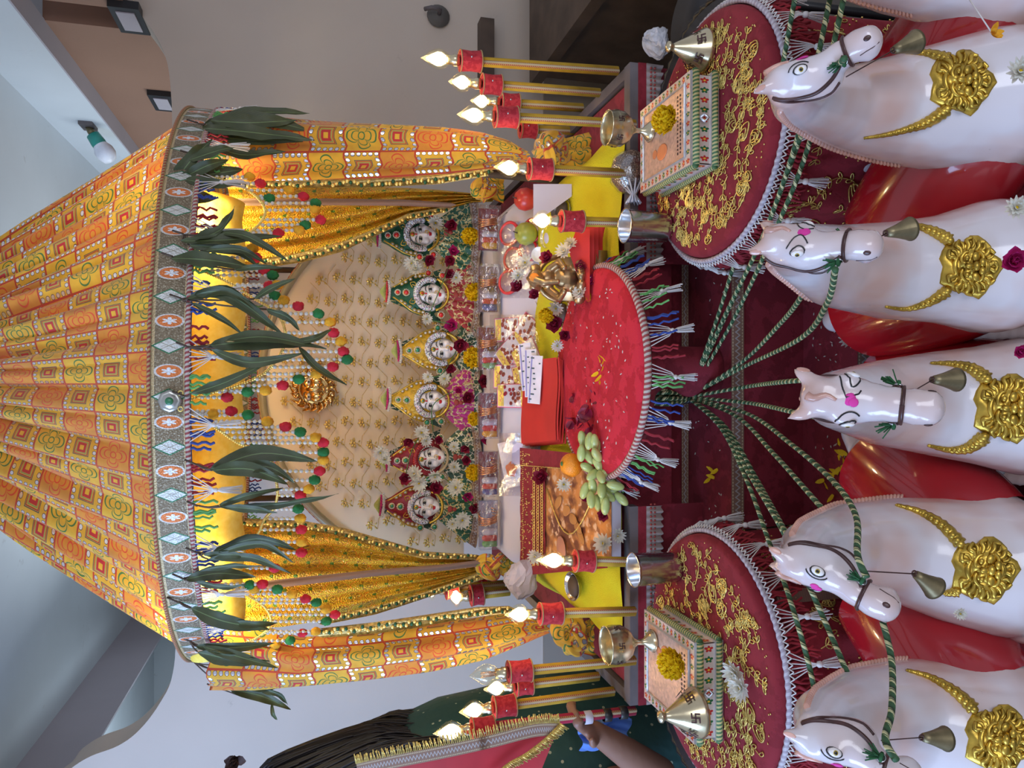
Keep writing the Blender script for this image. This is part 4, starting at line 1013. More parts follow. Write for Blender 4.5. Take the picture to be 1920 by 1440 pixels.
    for q in range(15):
        w = (q-7)/7; b.cur = 0; b.ell(L(21*w, 4, 76+2.5*w*w), (1.7*k, 1.5*k, 2.9*k), nu=6, nv=4); b.cur = 1; b.tube([L(19*w, 4, 79+2*w*w), L(17*w, 4, 83)], 1.6*k, 5); b.cur = 2; b.tube([L(15*w, 3, 83), L(6*w, 3, 94-4*w*w)], [1.2*k, .8*k], 4)
    b.build('topknot', [m_pearl, m_pinkrose, simple('lime_fabric', (.40, .44, .12), .7)] if tuft == 0 else [m_pearl, m_lip, simple('lime_fabric', (.40, .44, .12), .7)], t)
    b = B(); b.tube([L(30*cos(th), 9+3*sin(-th), -2+30*sin(th)) for th in [pi+.25+(pi-.5)*q/18 for q in range(19)]], 2.6*k, 7); b.build('gold_collar', m_gold if not floral else m_goldbraid, t)
    # garment: fan with folds
    b = B(); bot = (p0.z-SZ)/k-2
    def gf(u, v):
        a = (u-.5)*2; w = 26+(54)*v**.9; return L(0, 0, 0)*0+V((p0.x+(a*w)*k, IY-(10+16*v+2.2*sin(u*44)*(.4+v)-9*a*a)*k, p0.z-(26+(bot-26)*v-10*a*a*v)*k))
    b.grid(gf, 70, 10); b.build('garment', gm[garment], t)
    b = B(); b.grid(lambda u, v: gf(u, .80+.2*v)+V((0, -.004, 0)), 50, 2, ul=26, vl=1); b.build('garment_border', m_trim if garment != 'magenta' else gm['dgreen'], t)
    b = B(); b.lathe([(30*k, .001), (26*k, (bot-30)*k*.5), (10*k, (bot-30)*k)], (p0.x, IY+.004, SZ), 24, M3=Matrix.Diagonal((1.3, .4, 1)).to_3x3()); b.build('body', gm[garment], t)
    b = B(); EL(b, (0, 27, -44), (6, 3, 5)); EL(b, (0, 28, -52), (4, 3, 4)); b.tube(spline([L(-22, 16, -28), L(-12, 24, -38), L(0, 27, -42), L(12, 24, -38), L(22, 16, -28)], 5), 1.1*k, 5); b.build('necklace', m_goldbraid, t)
    # veil behind the crown
    b = B(); b.grid(lambda u, v: V((p0.x+((u-.5)*2*(14+38*v))*k, IY+(.016+.010*v), p0.z+(72-95*v+6*sin(pi*u))*k)), 20, 8); b.build('veil', gm['dgreen' if gem == 'green' else 'green'], t)
    return t, L
idol(789, 442, 'green', 'red', 'green', -4, 'first idol from the beige wall, green crown with red gems and green dress')
idol(807, 553, 'green', 'red', 'red', 2, 'second idol from the beige wall, green crown with red gems, red dress', tuft=1)
idol(828, 655, 'yellow', 'green', 'dgreen', -3, 'yellow crowned idol in dark green dress, lowest face of the six')
idol(808, 752, 'yellow', 'green', 'magenta', 3, 'yellow crowned idol in a shiny magenta dress')
idol(806, 858, 'red', 'green', 'dgreen', -3, 'red crowned idol with white blossoms on its topknot and dark green dress', floral=True)
idol(796, 949, 'red', 'green', 'green', 4, 'furthest idol from the beige wall, red crown, green pleated dress')
# flowers around the idols
mg = ['first', 'second', 'third', 'fourth', 'fifth']
for i, (x, y, r) in enumerate(((882, 444, 19), (890, 549, 20), (888, 671, 22), (890, 785, 15), (889, 885, 18))):
    fpx('marigold', x, y, 2.0, r, 'yellow marigold at the idols\' feet, %s from the beige wall' % mg[i], nrm=(0, -1, .3), group='marigolds at the feet of the idols')
FW = [('white_flower', 816, 419, 15, 'beside the ear of the first idol'), ('white_flower', 772, 493, 15, 'between the first and second crowns, upper'), ('white_flower', 780, 506, 14, 'between the first and second crowns, lower'),
 ('white_flower', 800, 598, 11, 'between the second and third idols'), ('white_flower', 856, 521, 13, 'on the shoulder of the red-dressed idol'), ('white_flower', 803, 706, 11, 'above the ear of the magenta-dressed idol'), ('white_flower', 834, 711, 13, 'on the shoulder of the magenta-dressed idol'),
 ('white_flower', 790, 812, 15, 'on the red crown with blossoms, upper bloom'), ('white_flower', 798, 826, 12, 'on the red crown with blossoms, lower bloom'), ('white_flower', 713, 848, 15, 'on the topknot of the blossom-crowned idol, highest'), ('white_flower', 722, 862, 12, 'on the topknot of the blossom-crowned idol, lower'),
 ('white_flower', 778, 890, 17, 'between the two red crowns, large upper bloom'), ('white_flower', 785, 905, 16, 'between the two red crowns, large lower bloom'), ('white_flower', 816, 893, 14, 'between the two red-crowned idols at ear height'), ('white_flower', 851, 838, 11, 'on the dress of the blossom-crowned idol, right'), ('white_flower', 851, 876, 12, 'on the dress of the blossom-crowned idol, left'),
 ('white_flower', 855, 915, 17, 'on the shoulder of the furthest idol'), ('white_flower', 866, 975, 17, 'large one on the hem of the furthest idol'), ('white_flower', 898, 960, 13, 'lowest on the hem of the furthest idol'), ('white_flower', 848, 982, 12, 'outermost beside the furthest idol'),
 ('rose', 792, 400, 11, 'outer ear of the first idol'), ('rose', 848, 422, 13, 'shoulder of the first idol'), ('rose', 845, 488, 12, 'hem between the first and second idols'), ('magenta_rose', 850, 472, 11, 'hem of the first idol'), ('rose', 804, 487, 12, 'between the first and second faces'),
 ('rose', 843, 515, 11, 'shoulder of the second idol'), ('magenta_rose', 848, 610, 14, 'between the second and third dresses'), ('rose', 862, 646, 15, 'chin of the third idol'), ('rose', 845, 690, 11, 'shoulder of the third idol'), ('rose', 876, 745, 13, 'hem of the magenta dress'), ('rose', 908, 714, 14, 'in front of the magenta dress'),
 ('magenta_rose', 860, 733, 8, 'magenta dress, upper'), ('rose', 823, 825, 9, 'ear of the blossom-crowned idol'), ('rose', 766, 827, 11, 'side of the blossom-crowned crown'), ('rose', 873, 840, 10, 'dark dress of the blossom-crowned idol'), ('rose', 875, 863, 10, 'dark dress, beside the white bloom'), ('rose', 760, 896, 13, 'between the two red crowns, highest'), ('rose', 816, 915, 14, 'between the two red-crowned idols'),
 ('magenta_rose', 876, 930, 11, 'shoulder of the furthest idol'), ('rose', 891, 953, 12, 'hem of the furthest idol'), ('magenta_rose', 912, 826, 12, 'between two packets in front of the blossom-crowned idol')]
for kd, x, y, r, lb in FW:
    nm = 'white many-petalled blossom ' if kd == 'white_flower' else ('magenta rose bloom ' if 'mag' in kd else 'dark red rose bloom ')
    fpx(kd, x, y, 2.055, r, nm+lb, nrm=(random.uniform(-.5, .5), -1, random.uniform(-.2, .6)), group='blossoms tucked around the idols')
b = B()
for (x0, y0, xm, ym, x1, y1) in ((815, 425, 855, 450, 890, 500), (848, 480, 830, 530, 800, 600), (800, 600, 850, 610, 870, 640), (862, 646, 830, 700, 803, 706), (850, 733, 812, 760, 812, 810), (790, 812, 770, 850, 760, 895), (785, 905, 820, 890, 855, 915), (855, 915, 880, 940, 898, 960)):
    b.tube(spline([W(x0, y0, 2.06), W(xm, ym, 2.045), W(x1, y1, 2.06)], 8), .0012, 4)
tag(b.build('flower_string', m_stalk, loc=W(820, 700, 2.05)), 'thin strings threading the blossoms across the row of idols', 'string')
# packets of bangles
m_skin = simple('doll_orange', (.85, .22, .12), .5); m_copper = simple('copper_bangle', (.62, .30, .16), .25, .9)
PK = ['first', 'second', 'third', 'fourth', 'fifth', 'sixth']
for i, (y0, y1, x) in enumerate(((388, 470, 925), (497, 586, 926), (612, 694, 924), (736, 822, 922), (846, 930, 920), (938, 1028, 922))):
    p, q = W(x, y0, 1.87), W(x, y1, 1.87); c = (p+q)/2; w = abs(p.x-q.x)/2; c.z = SZ
    t = thing('bangle_packet', 'clear packet of copper bangles lying at the idols\' feet, %s from the beige wall' % PK[i], 'packet', (c.x, c.y, SZ), 'bangle packets in front of the idols')
    b = B(); b.box(c+V((0, .0, .030)), (w, .018, .027)); b.build('plastic_sleeve', m_plastic, t, smooth=False)
    b = B(); b.box(c+V((0, .014, .029)), (w*.96, .002, .025)); b.build('backing_card', simple('packet_card', ((.20, .015, .05), (.22, .12, .14), (.2, .03, .05), (.18, .10, .12), (.16, .02, .05), (.28, .26, .36))[i], .6), t, smooth=False)
    for k in range(5):
        b = B(); b.torus(c+V((w*.25+.006*k-.01, -.004, .034)), .024, .0016, Matrix.Rotation(R(78), 3, 'Y')@Matrix.Rotation(R(6*k), 3, 'X'), 24, 6); b.build('bangle', m_copper, t)
    rr = random.Random(i)
    for k, (dx, mt) in enumerate(((-.55, m_redcl), (-.3, m_sheet), (-.78, (m_yel, m_blue, m_lgreen)[i % 3]))):
        b = B(); b.lathe([(0, 0), (.009, 0), (.009, .024+.008*rr.random()), (.005, .036), (0, .038)], c+V((w*dx, -.004, .012)), 12); b.build('cosmetic_tube', mt, t)
# ---------------- offerings on the sheet
SP = SZ+.001
t = thing('mirror_packet', 'clear bag of red-rimmed round mirrors lying under the first lit candle lamp', 'packet', WS(962, 485))
pc = WS(962, 485); b = B(); b.grid(lambda u, v: WS(924+92*v, 414+145*u, .004+.018*sin(pi*u)*sin(pi*v)+.002*sin(u*31+v*17)), 24, 16); b.build('plastic_sleeve', m_plastic, t)
for x, y in ((955, 438), (962, 486), (953, 529), (990, 470), (998, 432)):
    p = WS(x, y, .006); r = M(21, p); b = B(); b.torus(p, r, .0042, SLT, 28, 6); b.build('red_rim', m_lip, t); b = B(); b.lathe([(0, .001), (r, .001), (r, -.003)], p, 28, M3=SLT); b.build('mirror', simple('pinkish_mirror', (.50, .38, .42), .3, .3), t)
# cards with dots in bag
t = thing('sticker_card_bag', 'clear bag of white and yellow cards with dark red dots', 'packet', WS(965, 675))
m_card = simple('card_white', (.72, .68, .74), .6); m_cardy = simple('card_yellow', (.80, .58, .10), .6); m_dot = simple('dot_maroon', (.24, .01, .03), .4); m_pinkedge = simple('card_pink', (.62, .10, .22), .6)
b = B(); b.grid(lambda u, v: WS(918+92*v, 590+172*u, .012+.004*sin(u*17+v*9)), 20, 12); b.build('plastic_sleeve', m_plastic, t)
rr = random.Random(5)
for k, (x, y, a) in enumerate(((950, 618, 0), (985, 622, .9), (955, 660, .7), (948, 706, 0), (985, 665, .5), (985, 705, .2), (998, 740, .1), (955, 742, 0))):
    p = WS(x, y, .001+.0009*k); q = SLT@Matrix.Rotation(a, 3, 'Z'); w, h = .030, .040; b = B(); b.box(p, (w, h, .0005), q); b.cur = 1; b.box(p+q@V((0, 0, .0005)), (w*.93, h*.95, .0004), q); b.cur = 2; b.box(p+q@V((w*.0, h*.68, .0011)), (w*.88, h*.24, .0002), q); b.cur = 3
    for _ in range(16): b.ell(p+q@V((rr.uniform(-.8, .8)*w, rr.uniform(-.9, .4)*h, .0018)), (.0052, .0052, .0012), q, nu=8, nv=4)
    b.cur = 0; b.tube([p+q@V((-w*.5+w*j*.12, h*.66+.004*sin(j*1.9), .0016)) for j in range(9)], .0009, 3)
    b.build('dotted_card', [m_pinkedge, m_card, m_cardy, m_dot], t, smooth=False)
# red folded cloth and slips
def FC(x, y, h=0): return W(x, y, 1.775-.225*(x-992)/70)+V((0, -.34, .94))*h
t = thing('folded_cloth', 'thick folded red cotton cloth lying behind the plush stool', 'cloth', WS(1030, 755))
b = B()
for k in range(4):
    b.grid(lambda u, v: FC(992+68*v, 684+154*u-6*v, .004+.006*k+.003*sin(u*6+k)+.002*sin(v*8))+V((.003*k, 0, 0)), 16, 10)
    b.grid(lambda u, v: FC(1060+2*sin(pi*v), 678+154*u, .004+.006*k-.0045*v+.003*sin(u*6+k))+V((.003*k, 0, 0)), 16, 3)
b.build('fold', m_redcl, t)
for k, (y, a, x, lb) in enumerate(((660, .10, 1012, 'topmost paper slip printed with small marks on the red folded cloth'), (672, .02, 1018, 'middle paper slip with violet print on the red folded cloth'), (684, -.08, 1024, 'lowest pale paper slip under the others on the red folded cloth'))):
    p = FC(x, y+28, .040-.004*k); q = SLT@Matrix.Rotation(pi/2+a, 3, 'Z'); b = B()
    b.box(p, (.018, .056, .0008), q); b.cur = 1; rr = random.Random(k)
    for j in range(9): b.box(p+q@V((rr.uniform(-.012, .012), -.05+.012*j, .0011)), (.002+.003*rr.random(), .0016, .0003), q)
    b.cur = 2; b.box(p+q@V((.013, 0, .0011)), (.002, .054, .0002), q)
    tag(b.build('paper_slip', [m_card, simple('ink', (.06, .10, .12), .6), simple('violet_ink', (.30, .28, .55), .6)], smooth=False, loc=p), lb, 'paper', 'paper slips on the red cloth')
t = thing('card_bag', 'clear bag with a pink printed card left of the red folded cloth', 'packet', WS(968, 868))
b = B(); b.grid(lambda u, v: WS(936+72*v, 812+118*u, .014+.008*sin(u*11+v*5)*sin(pi*v)), 20, 14); b.build('plastic_sleeve', m_plastic, t)
b = B(); b.box(WS(966, 868, .003), (.058, .045, .001), SLT@Matrix.Rotation(.25, 3, 'Z')); b.build('card', m_card, t, smooth=False)
b = B(); p = WS(960, 880, .005)
for k in range(5): petal(b, p, SLT@V((cos(k*1.256), sin(k*1.256), 0)), SLT@V((0, 0, 1)), .020, .009, .1)
b.build('printed_flower', simple('salmon_print', (.75, .22, .10), .6), t)
b = B(); b.box(WS(978, 852, .007), (.028, .03, .001), SLT@Matrix.Rotation(-.1, 3, 'Z')); b.build('small_card', simple('lilac_card', (.55, .52, .72), .6), t, smooth=False)
# picture book with embroidered red wrap
t = thing('holy_book', 'book with an orange painted cover in red gold-edged cloth beside the orange', 'book', W(1060, 955, 1.58))
def bookp(u, v, h=0):   # u across from the right end, v from the back to the front
    a = W(980, 846+(1072-846)*u, 1.765); c = W(1148, 862+(1058-862)*u, 1.355); n = V((0, -.28, .96)); return a.lerp(c, v)+n*h
b = B(); vs = [bookp(u, v, h) for h in (-.022, 0) for u, v in ((0, 0), (1, 0), (1, 1), (0, 1))]
b.add(vs, [(0, 1, 2, 3), (7, 6, 5, 4), (0, 4, 5, 1), (1, 5, 6, 2), (2, 6, 7, 3), (3, 7, 4, 0)]); b.build('page_block', m_sheet, t, smooth=False)
a = Mat('painted_cover', (.5, .2, .08), .35); n1 = a.noise(26, 3); n2 = a.noise(50, 3)
c = a.mix(a.ramp(n1, .42, .58), (.16, .05, .03), (.58, .24, .07)); c = a.mix(a.ramp(n2, .56, .62), c, (.66, .42, .26)); a.set('Base Color', c)
b = B(); b.grid(lambda u, v: bookp(u, .30+.7*v, .002), 8, 8); b.build('painted_cover', a.m, t)
b = B(); [b.ell(bookp(.42+.07*q, .46+.10*q*(1-q*.1), .003), (.012, .03, .0016), Matrix.Rotation(.5-q*.25, 3, 'Z')) for q in range(5)]; b.build('cloak_shape', simple('ochre_print', (.50, .22, .06), .4), t)
b = B(); b.ell(bookp(.83, .50, .004), (.030, .032, .0028)); b.build('face_shape', simple('pink_print', (.55, .24, .16), .4), t)
b = B(); b.tube([bookp(.30+.4*sin(q*.3), .34+.5*q/10, .005) for q in range(11)], .0018, 5); b.build('gold_line', m_thread, t)
b = B(); b.grid(lambda u, v: bookp(-.01+1.02*u, -.01+.33*v, .005+.001*sin(u*30)), 20, 6)
b.grid(lambda u, v: bookp(-.03+.14*u, -.01+1.0*v, .006), 4, 16); b.grid(lambda u, v: bookp(.93+.10*u, 0+.98*v, .004+.002*sin(v*8)), 4, 16); b.build('red_wrap', m_redcl if False else m_velvet, t)
b = B(); rr = random.Random(2)
for row, vv in enumerate((.19, .24, .29)):
    for k in range(34): b.torus(bookp(.14+.8*k/33, vv, .008), .0042, .0011, rotto((0, -.28, .96)), 9, 3)
for k in range(150): b.ell(bookp(rr.uniform(0, 1), rr.uniform(.0, .17), .0065), .0018, nu=5, nv=3)
for k in range(60): b.ell(bookp(.115+.8*0, k/60, .0075), .0016, nu=5, nv=3); b.ell(bookp(k/60, .035, .0065), .0016, nu=5, nv=3)
b.build('gold_embroidery', m_thread, t, kind='stuff')
# orange
p = W(1071, 872, 1.445); r = M(22.5, p); t = thing('orange', 'ripe orange resting on the picture book beside the grapes', 'fruit', p-V((0, 0, r)))
a = Mat('orange_peel', (.80, .27, .012), .38); a.bump(a.voro(420), .35, .002); b = B(); b.ell(p, (r, r, r*.93), nu=28, nv=18); b.build('peel', a.m, t)
b = B(); b.lathe([(0, .002), (.004, .001), (.005, -.001)], p+V((.004, -.006, r*.93)), 8); b.build('stem_scar', m_stalk, t)
# grapes
G = [(1092, 823), (1090, 850), (1105, 827), (1104, 856), (1119, 840), (1119, 853), (1102, 877), (1123, 872), (1127, 894), (1145, 900), (1111, 911), (1128, 919), (1144, 916), (1096, 920), (1108, 937), (1121, 943), (1133, 937), (1135, 949), (1165, 935), (1137, 884), (1115, 829), (1140, 929), (1112, 890), (1154, 911)]
t = thing('grape_bunch', 'bunch of long green grapes lying over the edge of the red plush stool', 'fruit', W(1120, 890, 1.40))
a = Mat('green_grape', (.42, .48, .15), .3, Subsurface_Weight=.25, Subsurface_Radius=(.01, .012, .004)); n = a.noise(40); a.set('Base Color', a.mix(n, (.32, .40, .12), (.52, .56, .22)))
ctr = V((1118, 885, 0)); rr = random.Random(3); gme = None
for k, (x, y) in enumerate(G):
    s = W(x, y, 1.395-.0007*(x-1090)-.012*(k % 3)); d = V((rr.uniform(-.3, .3)-(y-885)*.012, rr.uniform(-.4, .1), -(x-1112)*.012+rr.uniform(-.3, .3)))
    b = B(); b.ell((0, 0, 0), (.0088, .0088, .0175), nu=14, nv=10)
    if gme is None: o = b.build('grape', a.m, t, world=False); gme = o.data
    else: o = bpy.data.objects.new('grape', gme); C.objects.link(o); o.parent = t
    o.location = s-V(t.location); o.rotation_euler = rotto(d if d.length > .1 else (1, 0, 0)).to_euler()
b = B(); b.tube(spline([W(1092, 838, 1.41), W(1110, 870, 1.42), W(1115, 895, 1.42), W(1140, 925, 1.42)], 6), .0018, 5)
for x, y in G[::2]: b.tube([W(1112, 880, 1.42), W(x, y, 1.415)], .0010, 4)
b.build('stalk', m_stalk, t)
# fruit and bowls near the bronze idol
def fruit(x, y, rp, col, lb, Z=None):
    p = WS(x, y, .028); r = M(rp, p); p0_ = WS(x, y); p = p0_+V((0, -.2*r, r*.9)); t = thing('apple' if 'apple' in lb else 'guava', lb, 'fruit', p0_); b = B()
    b.lathe([(0, .72*r), (r*.16, .80*r), (r*.5, .90*r), (r*.88, .5*r), (r, 0), (r*.84, -.55*r), (r*.45, -.9*r), (0, -.85*r)], p, 26); b.build('skin', simple(lb.split()[1]+'_skin', col, .3, var=.25, sc=14), t)
    b = B(); b.tube([p+V((0, 0, r*.72)), p+V((.004, 0, r*1.15))], .0016, 5); b.build('stem', m_wood, t)
fruit(1003, 376, 22, (.55, .045, .03), 'shiny red apple half under the white sheet by the wall side')
fruit(1004, 440, 22, (.34, .36, .06), 'round green guava behind a lit candle lamp')
b = B(); b.grid(lambda u, v: W(1000+72*v, 345+(75-52*v)*u, 1.56-.02*v), 10, 8); tag(b.build('sheet_corner', m_sheet, loc=W(1030, 375, 1.55)), 'turned up white sheet corner beside the red apple', 'cloth')
def bowl(x, y, Z, rp, mt, lb, h=.6, tiltx=0, name='bowl', content=None):
    p = WZ(x, y, Z); r = M(rp, p); t = thing(name, lb, 'bowl', p); q = Matrix.Rotation(tiltx, 3, 'X')
    b = B(); b.lathe([(0, 0), (r*.5, 0), (r*.85, r*h*.45), (r, r*h), (r*1.03, r*h), (r*.96, r*h*.96), (r*.8, r*h*.45), (r*.45, r*.08), (0, r*.06)], p, 28, M3=q); b.build('bowl_wall', mt, t)
    if content: b = B(); b.ell(p+q@V((0, 0, r*h*.7)), (r*.75, r*.75, r*.4)); b.build('contents', content, t)
    return t
bowl(1062, 396, .85, 24, m_steel, 'small steel bowl behind the second candle lamp, wall side', .7, .5, content=m_wood)
bowl(1036, 446, .853, 20, plastic('clear_cup', (.95, .95, .97), .3), 'clear plastic cup of white powder beside the guava', .7, .4, content=m_sheet)
bowl(1012, 478, .868, 14, m_porc.m, 'small white lid beside the bronze idol, wall side', .5, .9)
bowl(1014, 585, .850, 20, m_porc.m, 'white cup standing behind the big marigold', .9, .2)
bowl(1064, 588, .848, 25, m_bronze, 'brown bowl half hidden behind the plush stool', .9, .55, content=m_wood)
bowl(1085, 1098, .845, 26, m_steel, 'steel bowl on the yellow plush beside a candle lamp', .6, .2, content=m_wood)
# red cloth bundle
t = thing('cloth_bundle', 'pointed folded red cloth on the yellow plush behind the steel tumbler', 'cloth', W(1115, 490, 1.42))
b = B()
for k in range(5):
    b.grid(lambda u, v: W(1138-8*k+(-40+30*abs(u-.3)*1.6)*v, 418+135*u+3*k, 1.44-.012*k+.02*v+.003*sin(u*9+k)), 14, 8)
b.build('fold', m_redcl, t)
# bronze idol on a throne
bi = W(1122, 520, 1.45); bi.z = .826; t = thing('bronze_idol', 'seated bronze idol smeared with orange paste, heaped with flowers', 'idol', bi)
def J(x, y, Y=1.45): return W(x, y, Y)
k = M(1, bi); b = B()
b.ell(J(1062, 522), (26*k, 22*k, 26*k)); b.ell(J(1026, 524), (17*k, 14*k, 15*k)); b.ell(J(1004, 522, 1.435), (17*k, 14*k, 15*k)); chain(b, [J(998, 522, 1.425), J(1020, 530, 1.412), J(1046, 528, 1.405)], [8*k, 7*k, 5*k])
for s in (-1, 1):
    chain(b, [J(1030, 524+s*18), J(1050, 524+s*34, 1.43), J(1058, 524+s*22, 1.41)], [8*k, 7*k, 6*k]); chain(b, [J(1078, 524+s*12), J(1086, 524+s*36, 1.42), J(1090, 524+s*8, 1.40)], [12*k, 11*k, 8*k]); b.ell(J(1004, 522+s*18), (10*k, 4*k, 12*k))
b.lathe([(0, 0), (6*k, 0), (11*k, -8*k), (14*k, -18*k)], J(985, 522, 1.45), 14); remesh(b, .0028, 3).build('figure', m_bronze, t)
b = B(); b.box(V((bi.x, 1.45, .832)), (.050, .034, .012)); b.box(V((bi.x, 1.49, .86)), (.046, .005, .035)); b.tube([V((bi.x+.046*cos(a*pi/12), 1.49, .895+.05*sin(a*pi/12))) for a in range(13)], .006, 7); b.build('throne', m_bronze, t)
b = B(); b.ell(J(1002, 520, 1.418), (8*k, 3*k, 9*k)); b.build('orange_paste', simple('orange_paste', (.85, .28, .03), .8), t)
OFL = [('white_flower', 986, 493, 17, 'on the bronze idol\'s head, upper'), ('white_flower', 973, 517, 15, 'leftmost on the bronze idol\'s head'), ('white_flower', 1058, 472, 17, 'on the wall side of the bronze idol'), ('white_flower', 1070, 458, 13, 'beside the clear cup'), ('white_flower', 1088, 550, 15, 'at the bronze idol\'s knee'), ('white_flower', 1043, 578, 15, 'on the brown bowl rim'), ('white_flower', 1045, 648, 12, 'behind the red plush stool near the paper slips'),
 ('rose', 973, 538, 15, 'left of the bronze idol\'s head'), ('rose', 1004, 553, 12, 'left shoulder of the bronze idol'), ('rose', 1028, 484, 15, 'right shoulder of the bronze idol'), ('rose', 1090, 503, 13, 'on the throne of the bronze idol'), ('magenta_rose', 1108, 528, 14, 'at the throne foot of the bronze idol'), ('rose', 1042, 607, 18, 'behind the red plush stool'), ('rose', 1060, 628, 12, 'beside the paper slips'),
 ('marigold', 1026, 590, 17, 'large, between white cup and red plush stool'), ('marigold', 1107, 557, 10, 'small, on the edge of the red plush stool'),
 ('white_flower', 1057, 908, 14, 'beside the orange'), ('white_flower', 1133, 1019, 20, 'large, below the picture book'), ('white_flower', 1158, 1003, 16, 'lowest below the picture book'), ('white_flower', 1003, 1042, 15, 'beside the glowing lamp on the book corner'), ('rose', 1017, 895, 17, 'lying on the picture book'), ('rose', 1133, 964, 13, 'below the grapes'), ('magenta_rose', 1096, 932, 10, 'under the grapes'),
 ('rose', 905, 905, 10, 'in front of the fifth packet')]
for kd, x, y, r, lb in OFL:
    nm = {'white_flower': 'white many-petalled blossom ', 'rose': 'dark red rose bloom ', 'magenta_rose': 'magenta rose bloom ', 'marigold': 'yellow marigold '}[kd]
    Y = 1.405 if y < 560 else (1.50 if y < 700 else 1.44)
    if lb.startswith('small, on'): Y = 1.41
    if x > 1120: Y = 1.36
    if 'lying on' in lb or 'glowing' in lb: Y = 1.64
    if 'packet' in lb: Y = 1.96
    fpx(kd, x, y, Y, r, nm+lb, nrm=(random.uniform(-.4, .4), -.8, random.uniform(.2, 1)), group='loose blossoms among the offerings')
# petals and rice on the plush stool and steps
rr = random.Random(8); zt = cs.z+.006
for i, (x, y, r) in enumerate(((1078, 787, 16), (1108, 772, 20), (1079, 745, 10), (1092, 786, 13), (1112, 800, 14), (1116, 745, 8))):
    b = B(); p = WZ(x, y, zt)
    for q in range(5): petal(b, p+V((rr.uniform(-.01, .01), rr.uniform(-.012, .012), .001*q)), (rr.uniform(-1, 1), rr.uniform(-1, 1), .2), (0, 0, 1), M(r, p), M(r*.5, p), .5, 3)
    tag(b.build('rose_petals', m_rose, loc=p), 'dark red rose petals on the plush stool, '+('beside the red cloth', 'largest, in the middle of the stool', 'nearest the paper slips', 'tucked between two other heaps', 'touching the grapes', 'smallest')[i], 'petals', 'rose petal heaps on the plush stool')
def grains(name, n, fn, mt, lb, r=(.0011, .0011, .003)):
    b = B()
    for _ in range(n): b.ell(fn(), r, Euler((rr.uniform(1.3, 1.8), 0, rr.uniform(0, 6))).to_matrix(), nu=5, nv=4)
    tag(b.build(name, mt), lb, 'rice' if mt is m_petal else 'petals', kind='stuff')
def onst():
    a = rr.uniform(0, 6.28); q = .19*sqrt(rr.random()); return V((cs.x+q*cos(a), cs.y+q*sin(a), zt+.001))
grains('rice_grains', 90, onst, m_petal, 'rice grains scattered over the red plush stool')
for k, (yb, yf, zz) in enumerate(YS):
    grains('rice_grains', 120 if k else 60, lambda: V((rr.uniform(-.35, .40), rr.uniform(yf+.02, yb-.02), zz+.003)), m_petal, 'rice grains scattered over the %s red step' % ('upper', 'lower')[k])
for i, (x, y, Z, n, lb) in enumerate(((1592, 862, YS[1][2], 14, 'heap of torn yellow marigold petals on the lower red step'), (1560, 905, YS[1][2], 6, 'few yellow petals by the ropes on the lower red step'), (1130, 700, zt, 7, 'few yellow petals on the red plush stool'), (1340, 880, YS[0][2], 4, 'few yellow petals on the upper red step'))):
    b = B(); p = WZ(x, y, Z+.004)
    for q in range(n): petal(b, p+V((rr.uniform(-.025, .025), rr.uniform(-.02, .02), .001*q)), (rr.uniform(-1, 1), rr.uniform(-1, 1), .1), (0, 0, 1), .017, .004, .4, 3)
    tag(b.build('marigold_petals', m_marig, loc=p), lb, 'petals')
p = WZ(1596, 634, YS[1][2]+.012); flower('white_flower', p, .019, 'lone white blossom on the lower red step', nrm=(.1, -.4, 1))
